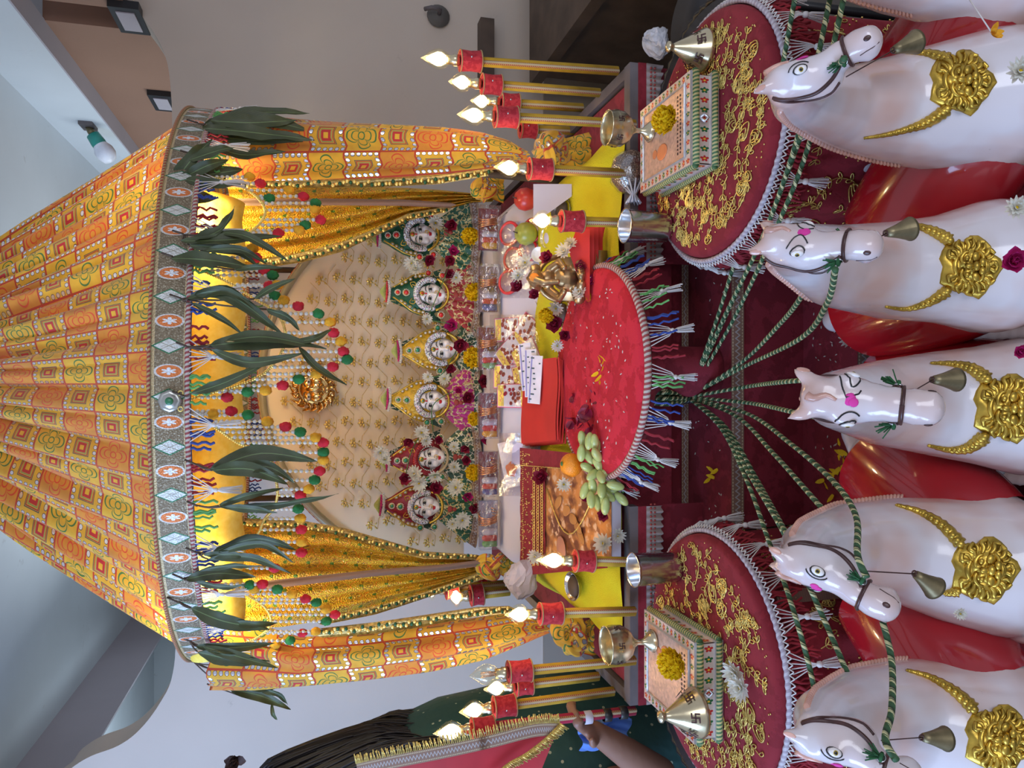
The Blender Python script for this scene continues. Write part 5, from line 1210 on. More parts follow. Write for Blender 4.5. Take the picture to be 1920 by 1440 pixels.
# ---------------- candle lamps on poles
def swast(b, c, q, s, th=None):
    """small auspicious four-armed mark laid on a surface with frame q"""
    t_ = s*.16; h = s*.5
    for (x, y, hx, hy) in ((0, 0, h, t_/2), (0, 0, t_/2, h), (h*.5+t_/4, h-t_/2, h*.5-t_/4, t_/2), (-h*.5-t_/4, -h+t_/2, h*.5-t_/4, t_/2), (h-t_/2, -h*.5, t_/2, h*.5), (-h+t_/2, h*.5, t_/2, h*.5)):
        b.box(V(c)+q@V((x, y, 0)), (hx, hy, s*.03), q)
def lamp(lb, tip, sl0, sl1, base, Y, lit=True, r=1.0, e=1.0, pole=None, sleeve=None, Yt=None, hidden_bulb=False):
    T = V((*tip, 0)); Bp = V((*base, 0)); Lp = (Bp-T).length
    def P(d): q = T.lerp(Bp, d/Lp); return W(q.x, q.y, (Yt or Y)+(Y-(Yt or Y))*d/Lp)
    k = M(1, P(60))*r; t = thing('candle_lamp', lb, 'lamp', P(Lp), 'candle shaped bulbs on velvet poles')
    ax = (P(0)-P(Lp)).normalized(); Q = rotto(ax)
    d0, d1 = sl0, sl1
    b = B(); b.tube([P(d1), P(Lp)], 9.5*k, 14); b.build('pole', pole or m_yellowtube, t)
    b = B()
    side = Q@V((0, 0, 0)); off = V((-.004 if P(0).x > 0 else .004, -.0085, 0))*r
    b.tube([P(d1)+off*k*900, P(Lp)+off*k*900], 4.2*k, 6, ul=1/(4*k)); b.build('braid', m_goldbraid, t)
    b = B(); b.lathe([(20*k, 0), (20.5*k, 3*k), (19*k, (d1-d0)*.5*k), (20.5*k, (d1-d0-3)*k), (20*k, (d1-d0)*k), (8*k, (d1-d0)*k)], P(d1), 24, M3=Q); b.lathe([(8*k, 0), (20*k, 0)], P(d1), 24, M3=Q); b.build('sleeve', sleeve or m_sleeve, t)
    for z in (1, d1-d0): b = B(); b.torus(P(d1)+ax*z*k, 20.5*k, 1.6*k, Q, 28, 5); b.build('sleeve_cord', m_goldbraid, t)
    b = B(); b.ell(P((d0+d1)/2)+V((0, -20*k, 0)), 2*k, nu=8, nv=5); b.build('pin', m_steel, t)
    if hidden_bulb: return t
    b = B(); b.lathe([(0, 0), (11*k, 0), (11*k, 12*k), (9*k, 14*k), (9*k, 24*k), (0, 24*k)], P(d0+1), 18, M3=Q); b.build('brass_cap', m_brass, t)
    Lb = d0-20
    b = B(); prof = [(9, 0), (14, .10), (18.5, .26), (19.5, .38), (17, .55), (12, .70), (6, .85), (2.2, .95), (.1, 1)]
    b.lathe([(a_*k, z*Lb*k) for a_, z in prof], P(Lb+2), 24, M3=Q); b.build('glass_bulb', m_bulbglass, t)
    b = B()
    if lit:
        b.lathe([(.1*k, .05*Lb*k), (7*k, .12*Lb*k), (12.5*k, .28*Lb*k), (13*k, .42*Lb*k), (8*k, .62*Lb*k), (2*k, .80*Lb*k), (.1*k, .82*Lb*k)], P(Lb+2), 18, M3=Q); b.build('glowing_filament', m_fil, t)
        l = bpy.data.lights.new('bulb_light', 'POINT'); l.energy = .75*e; l.color = (1, .60, .24); l.shadow_soft_size = 16*k; o = bpy.data.objects.new('bulb_light', l); C.objects.link(o); o.location = P(Lb*.6)
    else:
        for q in range(4): th = q*pi/2; b.tube([P(Lb)+Q@V((3*k*cos(th), 3*k*sin(th), 0)), P(Lb)+Q@V((5*k*cos(th), 5*k*sin(th), .55*Lb*k))], .8*k, 4)
        b.build('filament', m_copper, t)
    return t
RP = simple('red_velvet_pole', (.36, .015, .05), .9)
lamp('lit candle lamp furthest towards the beige wall, tallest of that group', (784, 108), 76, 118, (1158, 133), 1.40, r=.95)
lamp('lit candle lamp second from the right in the wall-side row', (834, 152), 66, 106, (1124, 174), 1.52, r=.92)
lamp('lit candle lamp third in the wall-side row, behind the front one', (874, 188), 60, 99, (1092, 202), 1.66, r=.88)
lamp('front lit candle lamp of the wall-side row beside the brass cup', (852, 214), 74, 118, (1190, 233), 1.335, r=.98)
lamp('dark candle lamp sleeve without bulb at the end of the wall-side row', (905, 238), 64, 100, (1090, 246), 1.72, r=.85, hidden_bulb=True)
lamp('lit candle lamp in front of the wall-side curtain knot', (922, 313), 68, 112, (1188, 326), 1.335)
lamp('lit candle lamp over the packet of mirrors, by the steel tumbler', (988, 413), 62, 104, (1188, 418), 1.335)
lamp('lit candle lamp beside the picture book', (1000, 1050), 76, 112, (1195, 1054), 1.335)
lamp('lit candle lamp in front of the left curtain', (942, 1153), 68, 111, (1190, 1146), 1.335)
lamp('unlit clear candle lamp above the round brass cup', (876, 1268), 76, 120, (1190, 1238), 1.335, lit=False)
lamp('lit candle lamp just behind the unlit clear one', (900, 1294), 64, 98, (1122, 1268), 1.50, r=.92)
lamp('lit candle lamp second from the person in green', (857, 1336), 68, 110, (1150, 1296), 1.44, r=.98)
lamp('lit candle lamp nearest the person in green, on a red banded pole', (809, 1376), 76, 118, (1190, 1332), 1.37, pole=RP)
lamp('far lit candle lamp behind the left curtain, lower one', (838, 1122), 44, 68, (955, 1108), 2.50, r=.95)
lamp('far lit candle lamp behind the left curtain, higher one', (793, 1108), 42, 66, (945, 1096), 2.55, r=.92, sleeve=m_sleeve)
lamp('far candle lamp sleeve beside the two far lit lamps', (868, 1090), 20, 44, (930, 1084), 2.58, r=.85, hidden_bulb=True)
# black bands on the red pole
t = thing('tape_bands', 'black and white bands wound round the red lamp pole', 'tape', W(1140, 1342, 1.365)); 
for (x, y, mt) in ((1102, 1345, m_sheet), (1138, 1341, m_black), (1168, 1336, m_black)):
    p = W(x, y, 1.368); b = B(); b.lathe([(.011, -.008), (.0125, -.007), (.0125, .007), (.011, .008)], p, 18, M3=rotto((W(809, 1376, 1.37)-W(1190, 1332, 1.37)).normalized())); b.build('band', mt, t)
# ---------------- boxes, cups, tumblers
enam = Mat('enamel_border', (.6, .5, .4), .35, .3)
def _en():
    a = enam; u, v, _ = a.xyz('UV'); x = u.fract()-.5; y = v-.5; d = (x*x+y*y*.6).sqrt(); th = y.at2(x); fl = d.lt((th*2.5).cos().abs()*.16+.16)
    i = u.floor().mod(2.0).gt(.5); c = a.mix(i, (.50, .03, .03), (.02, .14, .05)); c = a.mix(fl, (.62, .52, .46), c); c = a.mix(d.lt(.09), c, (.85, .5, .05)); a.set('Base Color', c); a.bump(fl, .5, .001); return a.m
enam = _en()
rope_m = braidmat('striped_moulding', (.50, .40, .16), (.06, .14, .05), (.55, .50, .45)); silv = simple('silver_foil', (.60, .60, .62), .3, .7, var=.12, sc=60, bump=.3)
pinkf = simple('pink_gold_foil', (.62, .42, .34), .32, .45, var=.2, sc=120, bump=.4)
def box(cx, y0, y1, w, lb, mirror=1):
    zb = TZ+.001; H = .052; t = thing('enamel_box', lb, 'box', (cx, (y0+y1)/2, zb), 'enamelled boxes on the velvet tables'); cy = (y0+y1)/2; hy = (y1-y0)/2; hx = w/2
    b = B(); b.box((cx, cy, zb+.007), (hx, hy, .007)); b.build('base_slab', silv, t, smooth=False)
    b = B(); b.box((cx, cy, zb+.024), (hx*.93, hy*.94, .011)); b.build('waist', pinkf, t, smooth=False)
    b = B(); b.box((cx, cy, zb+.043), (hx, hy, .008)); b.build('lid', silv, t, smooth=False)
    for (zz, rr_) in ((zb+.007, .0052), (zb+.041, .0058)):
        for (p, q) in (((-1, -1), (1, -1)), ((-1, -1), (-1, 1)), ((1, -1), (1, 1))):
            b = B(); b.tube([(cx+p[0]*hx, cy+p[1]*hy, zz), (cx+q[0]*hx, cy+q[1]*hy, zz)], rr_, 8, ul=160); b.build('moulding', rope_m, t)
    for (p, q) in (((-1, -1), (1, -1)), ((-1, -1), (-1, 1)), ((1, -1), (1, 1))):
        P0 = V((cx+p[0]*hx*.94, cy+p[1]*hy*.95, 0)); P1 = V((cx+q[0]*hx*.94, cy+q[1]*hy*.95, 0)); o = V((0, -.0015, 0)) if p[1] == q[1] else V((p[0]*.0015, 0, 0))
        b = B(); b.grid(lambda u, v: P0.lerp(P1, u)+o+V((0, 0, zb+.014+.020*v)), 10, 1, ul=9, vl=1); b.build('flower_frieze', enam, t)
    zt_ = zb+.0512
    for k, (a0, a1, c0, c1) in enumerate(((-1, 1, -1, -.84), (-1, 1, .84, 1), (-1, -.80, -.84, .84), (.80, 1, -.84, .84))):
        b = B(); lng = abs(a1-a0) > abs(c1-c0)
        if lng: b.grid(lambda u, v: V((cx+hx*(a0+(a1-a0)*u), cy+hy*(c0+(c1-c0)*v), zt_)), 8, 1, ul=10, vl=1)
        else: b.grid(lambda u, v: V((cx+hx*(a0+(a1-a0)*v), cy+hy*(c0+(c1-c0)*u), zt_)), 8, 1, ul=11, vl=1)
        b.build('lid_border', enam, t)
    b = B(); fr_ = [(cx-hx*.79, cy-hy*.83, zt_+.001), (cx+hx*.79, cy-hy*.83, zt_+.001), (cx+hx*.79, cy+hy*.83, zt_+.001), (cx-hx*.79, cy+hy*.83, zt_+.001), (cx-hx*.79, cy-hy*.83, zt_+.001)]; b.tube(fr_, .0022, 4); b.build('inner_frame', silv, t, smooth=False)
    b = B(); b.grid(lambda u, v: V((cx+hx*.78*(2*u-1), cy+hy*.82*(2*v-1), zt_+.0002)), 2, 2); b.build('picture_panel', pinkf, t)
    b = B(); b.ell((cx-hx*.35*mirror, cy+hy*.05, zt_+.0006), (.014, .020, .0008)); b.ell((cx-hx*.30*mirror, cy+hy*.35, zt_+.0006), (.008, .009, .0008)); b.build('orange_figure_print', simple('orange_print', (.70, .22, .08), .4), t)
    b = B(); rr = random.Random(1)
    for r0 in (-.66, -.56):
        for q in range(15): b.box((cx+hx*(-.62+1.24*q/14), cy+hy*r0, zt_+.0008), (.0012+.001*rr.random(), .0016, .0003))
    b.build('script_print', m_strap, t, smooth=False, kind='stuff')
    b = B(); b.tube([(cx, cy-hy-.003, zb+.036), (cx-.006, cy-hy-.004, zb+.028), (cx, cy-hy-.006, zb+.022), (cx+.006, cy-hy-.004, zb+.028), (cx, cy-hy-.003, zb+.036)], .0022, 6); b.build('clasp', silv, t)
    return zt_
zt1 = box(.425, 1.075, 1.262, .150, 'white and gold enamel box with picture lid beside the beige wall', 1)
zt2 = box(-.488, 1.062, 1.245, .160, 'white and gold enamel box with picture lid on the table by the person in green', -1)
def goblet(x, y, z, r, mt, lb, name='brass_cup'):
    t = thing(name, lb, 'cup', (x, y, z)); c = (x, y, z); s = r/.034
    b = B(); b.lathe([(0, 0), (.020*s, 0), (.022*s, .003*s), (.016*s, .010*s), (.006*s, .020*s), (.005*s, .034*s), (.010*s, .042*s), (.026*s, .052*s), (.035*s, .066*s), (.0365*s, .082*s), (.034*s, .096*s), (.036*s, .099*s), (.0345*s, .099*s), (.0325*s, .095*s), (.034*s, .08*s), (.031*s, .064*s), (.015*s, .052*s), (0, .050*s)], c, 36); b.build('cup_body', mt, t)
    b = B()
    for k in range(6):
        a = -pi/2+.25+k*pi/3; o = V((cos(a), sin(a), 0)); q = rotto(o) ; swast(b, V(c)+o*.0368*s+V((0, 0, .080*s)), q, .011*s)
    b.build('engraved_marks', m_strap, t, smooth=False)
    b = B(); b.ell((x, y, z+.053*s), (.004, .004, .006)); b.build('wick', m_sheet, t)
    return t
goblet(.447, 1.215, zt1+.001, .029, m_brass, 'brass footed cup on the enamel box near the beige wall')
goblet(-.452, 1.205, zt2+.001, .031, m_brass, 'brass footed cup on the enamel box by the person in green')
def cone(px, py, Z, r, h, lb, Yv=None, lean=(0, 0)):
    p = WZ(px, py, Z); t = thing('brass_cone_lid', lb, 'lid', p); q = Euler((lean[0], lean[1], 0)).to_matrix()
    b = B(); b.lathe([(r*.96, 0), (r, .002), (r*.97, .008), (r*.50, h*.50), (r*.27, h*.72), (r*.18, h*.8), (r*.16, h*.86), (r*.25, h*.9), (r*.22, h*.96), (0, h)], p, 36, M3=q); b.lathe([(0, .001), (r*.96, 0)], p, 36, M3=q); b.build('cone', m_brass, t)
    b = B()
    for k in range(6):
        a = -pi/2+k*pi/3+.2; o = V((cos(a), sin(a), 0)); nn = V((cos(a), sin(a), .75)).normalized()
        swast(b, p+q@(o*r*.80+V((0, 0, h*.30))+nn*.0015), q@rotto(nn), .014)
    b.build('engraved_marks', m_strap, t, smooth=False); return t
cone(1322, 96, TZ+.002, .036, .072, 'brass conical lid with engraved marks beside the box at the wall side')
cone(1310, 1335, zt2+.001, .038, .070, 'brass conical lid with engraved marks leaning on the box by the person in green')
zz = zt1+.030; flower('marigold', WZ(1252, 226, zt1+.02), .026, 'large yellow marigold on the box lid beside the beige wall', nrm=(-.1, -.5, 1)); flower('marigold', WZ(1266, 1243, zt2+.02), .028, 'large yellow marigold on the box lid by the person in green', nrm=(.1, -.5, 1))
flower('white_flower', WZ(1378, 1262, TZ+.012), .020, 'white blossom on velvet in front of the left box, upper of two', nrm=(0, -.4, 1)); flower('white_flower', WZ(1390, 1290, TZ+.012), .020, 'white blossom on velvet in front of the left box, lower of two', nrm=(.2, -.4, 1))
for i, (x, y, tz) in enumerate(((1205, 428, 'beside the clear grain bag'), (1222, 1063, 'on the table by the person in green'))):
    bx = 1250 if i == 0 else 1268; p = WZ(bx, y, TZ+.001)
    r = M(31.5, p); h = .083; t = thing('steel_tumbler', 'ribbed steel tumbler '+tz, 'tumbler', p, 'steel tumblers')
    prof = [(0, 0), (r*.82, 0), (r*.84, .002)]+[(r*(.84+.13*z/24)+(.0007 if z % 2 else -.0004 if 4 < z < 18 else 0), h*z/24) for z in range(1, 25)]+[(r*1.02, h+.001), (r*.99, h+.002), (r*.95, h-.001), (r*.83, .004), (0, .004)]
    b = B(); b.lathe(prof, p, 40); b.build('tumbler_body', m_steel, t)
# bag of grain
p = WZ(1212, 335, TZ+.001); t = thing('grain_bag', 'knotted clear bag full of brown grain beside the box', 'bag', p)
a = Mat('brown_grain', (.4, .26, .15), .6); v_ = a.voro(260, 'Color'); a.set('Base Color', a.mix(.35, (.42, .27, .16), v_.v)); g2 = a.mix(a.ramp(a.voro(330), .2, .6), (.50, .36, .26), (.14, .08, .05)); a.set('Base Color', g2); a.bump(a.voro(330), .8, .004)
b = B(); b.ell(p+V((.012, .01, .034)), (.040, .034, .034), nu=24, nv=16); b.ell(p+V((.03, .005, .03)), (.025, .028, .026)); b.v = [q+V((0, 0, .003*sin(q.x*190)*sin(q.z*140))) for q in b.v]; b.build('grain', a.m, t)
b = B(); b.ell(p+V((.012, .01, .035)), (.043, .037, .036), nu=24, nv=16); b.v = [q*1+V((0, 0, .002*sin(q.x*260+q.z*90))) for q in b.v]; b.build('plastic_bag', m_plastic, t)
b = B(); kx = p+V((-.034, -.005, .030))
for q in range(12):
    th = q*.52; b.tube([p+V((-.008, .028*cos(th), .034+.026*sin(th))), kx+V((0, .004*cos(th), .004*sin(th))), kx+V((-.018, .015*cos(th), .015*sin(th)))], .0022, 4)
b.build('knot', simple('crumpled_film', (.60, .58, .62), .2, .2), t)
# crumpled bags
def crumple(x, y, Y, rx, rz, lb, seed, mt, name='plastic_bag', cat='bag'):
    p = W(x, y, Y); b = B(); b.ell(p, (M(rx, p), .03, M(rz, p)), nu=22, nv=14); rr = random.Random(seed)
    b.v = [q+V((sin(q.z*90+seed), 0, sin(q.x*110+seed)))*.005+V((rr.uniform(-1, 1), rr.uniform(-1, 1), rr.uniform(-1, 1)))*.003 for q in b.v]
    tag(b.build(name, mt, smooth=False, loc=p), lb, cat)
crumple(978, 1086, 1.72, 36, 30, 'crumpled white plastic bag beside the left end of the sheet', 3, m_sheet)
crumple(1232, 76, 1.30, 28, 20, 'crumpled white bag with grey print behind the wall-side table', 5, simple('white_bag', (.45, .45, .48), .5, var=.3, sc=60))
# ---------------- ropes
knot = W(1290, 745, 1.345); kb = W(1242, 745, 1.31)
rp = thing('green_ropes', 'bundle of green and cream twisted reins tied under the red plush stool', 'rope', knot)
def rope(pts, r=.0034): b = B(); b.tube(spline(pts, 12), r, 8, ul=1/.018); return b
for k in range(9):
    o = V((.006*sin(k*2.4), -.004+.004*cos(k*2.4), 0)); rope([kb+o*2+V((0, .02, .01)), kb+o*2.2, kb.lerp(knot, .5)+o*1.8, knot+o*.6], .004).build('rope_loop', m_rope, rp)
b = B(); b.torus(knot+V((0, 0, .004)), .010, .0035, rotto(knot-kb), 18, 6); b.torus(knot+V((0, 0, -.003)), .0095, .0035, rotto(knot-kb), 18, 6); b.build('binding', m_black, rp)
# (x, y, Y) via points of each rein
RN = [
 [(1350, 580, 1.20), (1430, 300, 1.0), (1490, 0, .85), (1500, -60, .82)],
 [(1362, 590, 1.20), (1440, 420, .98), (1530, 180, .76), (1583, 110, .61)],
 [(1355, 600, 1.2), (1432, 440, .98), (1505, 225, .82), (1560, -20, .78)],
 [(1372, 605, 1.2), (1450, 440, .95), (1520, 260, .84), (1590, -40, .72)],
 [(1390, 680, 1.18), (1460, 610, .98), (1500, 560, .82), (1530, 500, .74)],
 [(1390, 690, 1.18), (1500, 635, .88), (1550, 570, .72), (1566, 505, .62)],
 [(1400, 725, 1.15), (1480, 715, .90), (1560, 710, .78)],
 [(1400, 755, 1.15), (1485, 772, .90), (1560, 790, .78)],
 [(1400, 775, 1.15), (1480, 830, .95), (1560, 900, .80), (1604, 965, .70), (1608, 1040, .62), (1625, 1082, .60)],
 [(1380, 780, 1.18), (1450, 850, 1.0), (1530, 940, .82), (1560, 975, .78)],
 [(1360, 800, 1.2), (1420, 900, 1.05), (1480, 1010, .82), (1500, 1040, .80)],
 [(1350, 800, 1.2), (1400, 900, 1.05), (1440, 1010, .95), (1480, 1120, .85), (1520, 1260, .80), (1530, 1330, .78)],
 [(1356, 800, 1.2), (1400, 880, 1.05), (1470, 1000, .86), (1540, 1150, .80), (1590, 1265, .74)],
 [(1655, 1165, .68), (1672, 1240, .66), (1672, 1330, .60), (1660, 1385, .57), (1680, 1425, .55)],
]
for k, pl_ in enumerate(RN):
    pts = [W(*p) for p in pl_]
    if k < 13: pts = [knot] + pts
    rope(pts).build('rein', m_rope, rp)
# ---------------- horses
from mathutils.bvhtree import BVHTree
def horse(lb, poll, muz, yaw, neck, body_yaw, plate, arms, seed, bell=None, Ys=(.70, .615), mane=False, blen=.20):
    Yp, Ym = Ys; P = W(*poll, Yp); Mz = W(*muz, Ym); n = (Mz-P); Lh = n.length; n.normalize()
    h = V((sin(R(yaw)), -cos(R(yaw)), 0)); f = (h-n*h.dot(n)).normalized(); s = n.cross(f)      # side
    k = M(1, P); b = B(); U = Lh/270*1.17
    def H(t, sd, ff): return P+n*(t*Lh)+s*(sd*U)+f*(ff*U)
    Qh = Matrix((s, f, n)).transposed()
    def he(t, sd, ff, r): b.ell(H(t, sd, ff), tuple(q*U for q in r), Qh, nu=20, nv=14)
    he(.10, 0, -14, (42, 44, 40)); he(.24, 0, -20, (48, 44, 44)); he(.34, 0, -28, (47, 46, 50)); he(.42, 0, -48, (36, 36, 46)); he(.50, 0, -22, (38, 34, 44)); he(.64, 0, -14, (35, 31, 44)); he(.80, 0, -12, (35, 33, 36)); he(.90, 0, -14, (34, 32, 26)); he(.86, 0, -34, (25, 20, 24))
    for sg in (-1, 1):
        he(.29, sg*38, 2, (13, 13, 24)); he(.12, sg*20, 12, (16, 16, 26))
        e0 = H(.03, sg*30, 0); d = (-n*1.0+s*sg*.45+f*.15).normalized(); chain(b, [e0-d*6*U, e0+d*18*U, e0+d*42*U], [14*U, 15*U, 5*U], sub=8)
        he(.91, sg*19, 4, (12, 10, 13))
    he(.16, 0, 16, (11, 12, 44)); he(.02, 0, 14, (18, 14, 18))
    # neck and chest
    neck = [(x, y, Yp+dy_, r) for (x, y, Y, r), dy_ in zip(neck, (.035, .078, .088, .068, .048))]; NP_ = [W(x, y, Y) for x, y, Y, r in neck]; NR = [M(r, W(x, y, Y)) for x, y, Y, r in neck]
    chain(b, [H(.10, 0, -30)]+NP_, [38*U]+NR, n=22, sub=8)
    cst = NP_[-1]; bd_ = V((-sin(R(body_yaw)), cos(R(body_yaw)), 0)); br = NR[-1]*.80
    cb = cst+bd_*.03; rump = cst+bd_*blen+V((0, 0, -.005))
    chain(b, [cst, cb.lerp(rump, .5), rump], [NR[-1], br*.93, br*.98], n=22, sub=8)
    sd = V((cos(R(body_yaw)), sin(R(body_yaw)), 0))
    for sg in (-1, 1):     # legs: knee, hock, hoof
        sh = cst+sd*sg*br*.55+V((0, 0, -br*.6))-bd_*.015; chain(b, [sh, sh+V((0, 0, -.11))-bd_*.03, sh+V((0, 0, -.21))-bd_*.012, sh+V((0, 0, -.26))-bd_*.02], [.030, .020, .013, .012])
        hp = rump+sd*sg*br*.5+V((0, 0, -br*.4)); chain(b, [hp, hp+V((0, 0, -.09))-bd_*.03, hp+V((0, 0, -.17))+bd_*.03, hp+V((0, 0, -.27))+bd_*.005], [.042, .030, .014, .013])
        # muscle
        b.ell(cst+sd*sg*br*.62-bd_*br*.55+V((0, 0, -br*.35)), br*.58)
    chain(b, [rump+bd_*br*.8+V((0, 0, br*.4)), rump+bd_*(br+.03)+V((0, 0, 0)), rump+bd_*(br+.035)+V((0, 0, -.15))], [.015, .022, .010])
    mz = remesh(b, .0042, 5); bvh = BVHTree.FromPolygons(mz.v, mz.f)
    zf_ = min(v.z for v in mz.v)
    t = thing('horse_statue', lb, 'horse', (cst.x, cst.y+.05, zf_))
    mz.build('body', m_horse, t)
    m_h = B()
    for sg in (-1, 1):
        for (pp) in (cst+sd*sg*br*.55+V((0, 0, -br*.6-.262))-bd_*.035, rump+sd*sg*br*.5+V((0, 0, -br*.4-.275))+bd_*.005):
            hb_ = B(); hb_.lathe([(.012, .02), (.018, -.012), (0, -.013)], pp, 14); hb_.build('hoof', m_strap, t)
    def cast(o, d):
        r = bvh.ray_cast(V(o), V(d).normalized()); return (r[0], r[1]) if r[0] is not None else (None, None)
    # plinth carrying the figure
    b = B(); b.box((cst.x+bd_.x*.08, cst.y+bd_.y*.08, zf_/2-.005), (.07, .12, zf_/2-.006), Matrix.Rotation(R(body_yaw), 3, 'Z')); b.build('plinth', m_black, t, smooth=False)
    # painted features
    for sg in (-1, 1):
        o = H(.325, sg*120, 2); p, nn = cast(o, -s*sg)
        if p:
            q = rotto((nn*.6+s*sg*.4), n); q2 = Matrix((n, (s*sg).cross(n).normalized(), s*sg)).transposed() if False else q
            tt = (n-nn*n.dot(nn)).normalized(); bb = nn.cross(tt)
            def ep(a, c, hh=0): return p+tt*(a*U)+bb*(c*U)+nn*(hh*U-.02*U*(a*a+c*c)*.3)
            b = B(); sgn = 1 if bb.dot(f) > 0 else -1
            b.ell(p, (9*U, 13*U, 5.0*U), Matrix((bb, tt, nn)).transposed(), nu=16, nv=8); b.cur = 1; b.ell(p+nn*2.6*U, (6.0*U, 6.6*U, 3*U), Matrix((bb, tt, nn)).transposed(), nu=14, nv=8)
            b.cur = 2; b.ell(p+nn*4.9*U, (3.4*U, 3.4*U, 1.2*U), Matrix((bb, tt, nn)).transposed()); b.cur = 2
            for (w, rad, r_) in ((1, 1, 1.7), (1.75, 1.6, 1.6)):
                pts = []
                for q_ in range(13):
                    a = pi*(q_/12)*(1 if w == 1 else .75)+(.0 if w == 1 else .4); pp, n2 = cast(p+nn*40*U+tt*(15*rad*.95*U*cos(a))+bb*(sgn*10*rad*U*sin(a)), -nn)
                    if pp: pts.append(pp+n2*.6*U)
                if len(pts) > 2: b.tube(pts, r_*U, 5)
            pts = []
            for q_ in range(9):
                a = -pi*q_/8; pp, n2 = cast(p+nn*40*U+tt*(14*U*cos(a))+bb*(sgn*8*U*sin(a)), -nn)
                if pp: pts.append(pp+n2*.5*U)
            if len(pts) > 2: b.tube(pts, 1.2*U, 5)
            b.build('eye', [m_porc.m, simple('amber_iris', (.42, .30, .04), .3, var=0) if '_am' not in globals() else m_gold, m_iris], t)
        # nostril
        p, nn = cast(H(.90, sg*90, 2), (-s*sg-f*.12))
        if p: b = B(); b.ell(p, (5.5*U, 7.5*U, 2.2*U), rotto(nn, n)); b.build('nostril', m_strap, t)
        # mouth line
        pts = [cast(H(tt_, sg*90, ff), -s*sg) for tt_, ff in ((.97, -24), (.92, -27), (.86, -28), (.80, -30))]
        pts = [a_+c_*.5*U for a_, c_ in pts if a_]
        if len(pts) > 2: b = B(); b.tube(pts, 1.0*U, 4); b.build('mouth_line', m_strap, t)
        # cheek straps
        for (path, w) in (([(.68, -14), (.60, -34), (.50, -50), (.36, -58), (.22, -52), (.08, -40), (.0, -26)], 4.6), ([(.56, -62), (.46, -74), (.30, -70), (.14, -54), (.0, -30)], 3.2)):
            sp = spline([V((a_, c_, 0)) for a_, c_ in path], 5); pts = []
            for q_ in sp:
                p, nn = cast(H(q_.x, sg*150, q_.y), -s*sg)
                if p and (not pts or (p-pts[-1]).length < 30*U): pts.append(p+nn*.4*U)
            if len(pts) > 3: b = B(); b.tube(pts, w*U, 7); b.build('cheek_strap', m_strap, t)
        # ear lining
        e0 = H(.03, sg*30, 0); d = (-n*1.0+s*sg*.45+f*.15).normalized(); p, nn = cast(e0+d*22*U+f*100*U+s*sg*10*U, -f)
        if p: b = B(); b.ell(p, (6.5*U, 13*U, 1.6*U), rotto(nn, -n)); b.build('ear_lining', m_blush, t)
    # noseband ring
    pts = []
    for q_ in range(33):
        a = 2*pi*q_/32; o = H(.70, 0, -14)+s*(120*U*sin(a))+f*(120*U*cos(a)); p, nn = cast(o, H(.70, 0, -14)-o)
        if p: pts.append(p+nn*.8*U)
    b = B(); b.tube(pts, 6.0*U, 7, caps=False, flat=.6); b.build('noseband', m_strap, t)
    # forelock, pink mark
    pts = []
    for q_ in range(9):
        p, nn = cast(H(.0+.028*q_, 4*sin(q_*.9), 150), -f)
        if p: pts.append(p)
    b = B(); b.tube(pts, [9*U*(1-.08*i) for i in range(len(pts))], 8) if len(pts) > 2 else None; b.build('forelock', m_blush, t)
    p, nn = cast(H(.335, 0, 150), -f)
    if p:
        b = B(); rr = random.Random(seed)
        for _ in range(5): b.ell(p+s*rr.uniform(-5, 5)*U+n*rr.uniform(-7, 7)*U, (9*U, 9*U, 2.4*U), rotto(nn))
        b.build('pink_mark', m_pinkp, t)
    # green ties at the bridle rings
    for sg in (-1, 1):
        p, nn = cast(H(.66, sg*150, -24), -s*sg)
        if p:
            b = B(); b.torus(p+nn*4*U, 8*U, 2.2*U, rotto(nn), 16, 5); b.build('bridle_ring', m_steel, t)
            b = B(); rr = random.Random(seed+sg)
            for _ in range(16): d = V((rr.uniform(-1, 1), rr.uniform(-1, 1), rr.uniform(-1, 1)))*.5-n*.9+s*sg*.4; b.tube([p+nn*5*U, p+nn*7*U+d.normalized()*rr.uniform(18, 34)*U], 1.5*U, 4)
            b.torus(p+nn*6*U, 7*U, 4*U, rotto(n), 12, 6); b.build('green_knot', simple('green_tie', (.02, .10, .035), .9), t, kind='stuff')
    # mane along the crest
    crest = [H(.06, 0, -30)]+NP_; sp = spline(crest, 7); b = B(); back = (-f).normalized(); mp = []
    for i, q_ in enumerate(sp[2:int(len(sp)*.72)]):
        d = V((back.x, back.y, 0)).normalized()+V((0, 0, .25)); p, nn = cast(q_+d*.25, -d)
        if p: mp.append((p, nn))
    for i in range(len(mp)-1):
        for h2 in (0, .5):
            p = mp[i][0].lerp(mp[i+1][0], h2); ax = (mp[i+1][0]-mp[i][0]).normalized(); b.ell(p, (8*U, 4.2*U, 11*U), rotto((ax*.5+mp[i][1]*.7).normalized(), mp[i][1]), nu=10, nv=7)
    if b.v: b.build('mane', m_blush, t, kind='stuff')
    # gold breastplate: relief medallion and scrolled arms, laid on the chest
    def camcast(x, y):
        o = V((0, 0, CZ)); d = WD(x, y, 1)-o; return cast(o, d)
    mx, my, mr = plate; b = B(); rr = random.Random(seed); NN = 30; vs = {}; fs = []
    def rel(u, v):
        r_ = sqrt(u*u+v*v); th = atan2(v, u); e = max(0, 1-r_)**.35; return (.006+.002*sin(11*r_+2*sin(5*th))+.001*sin(13*u+3*sin(9*v)))*e+.0008
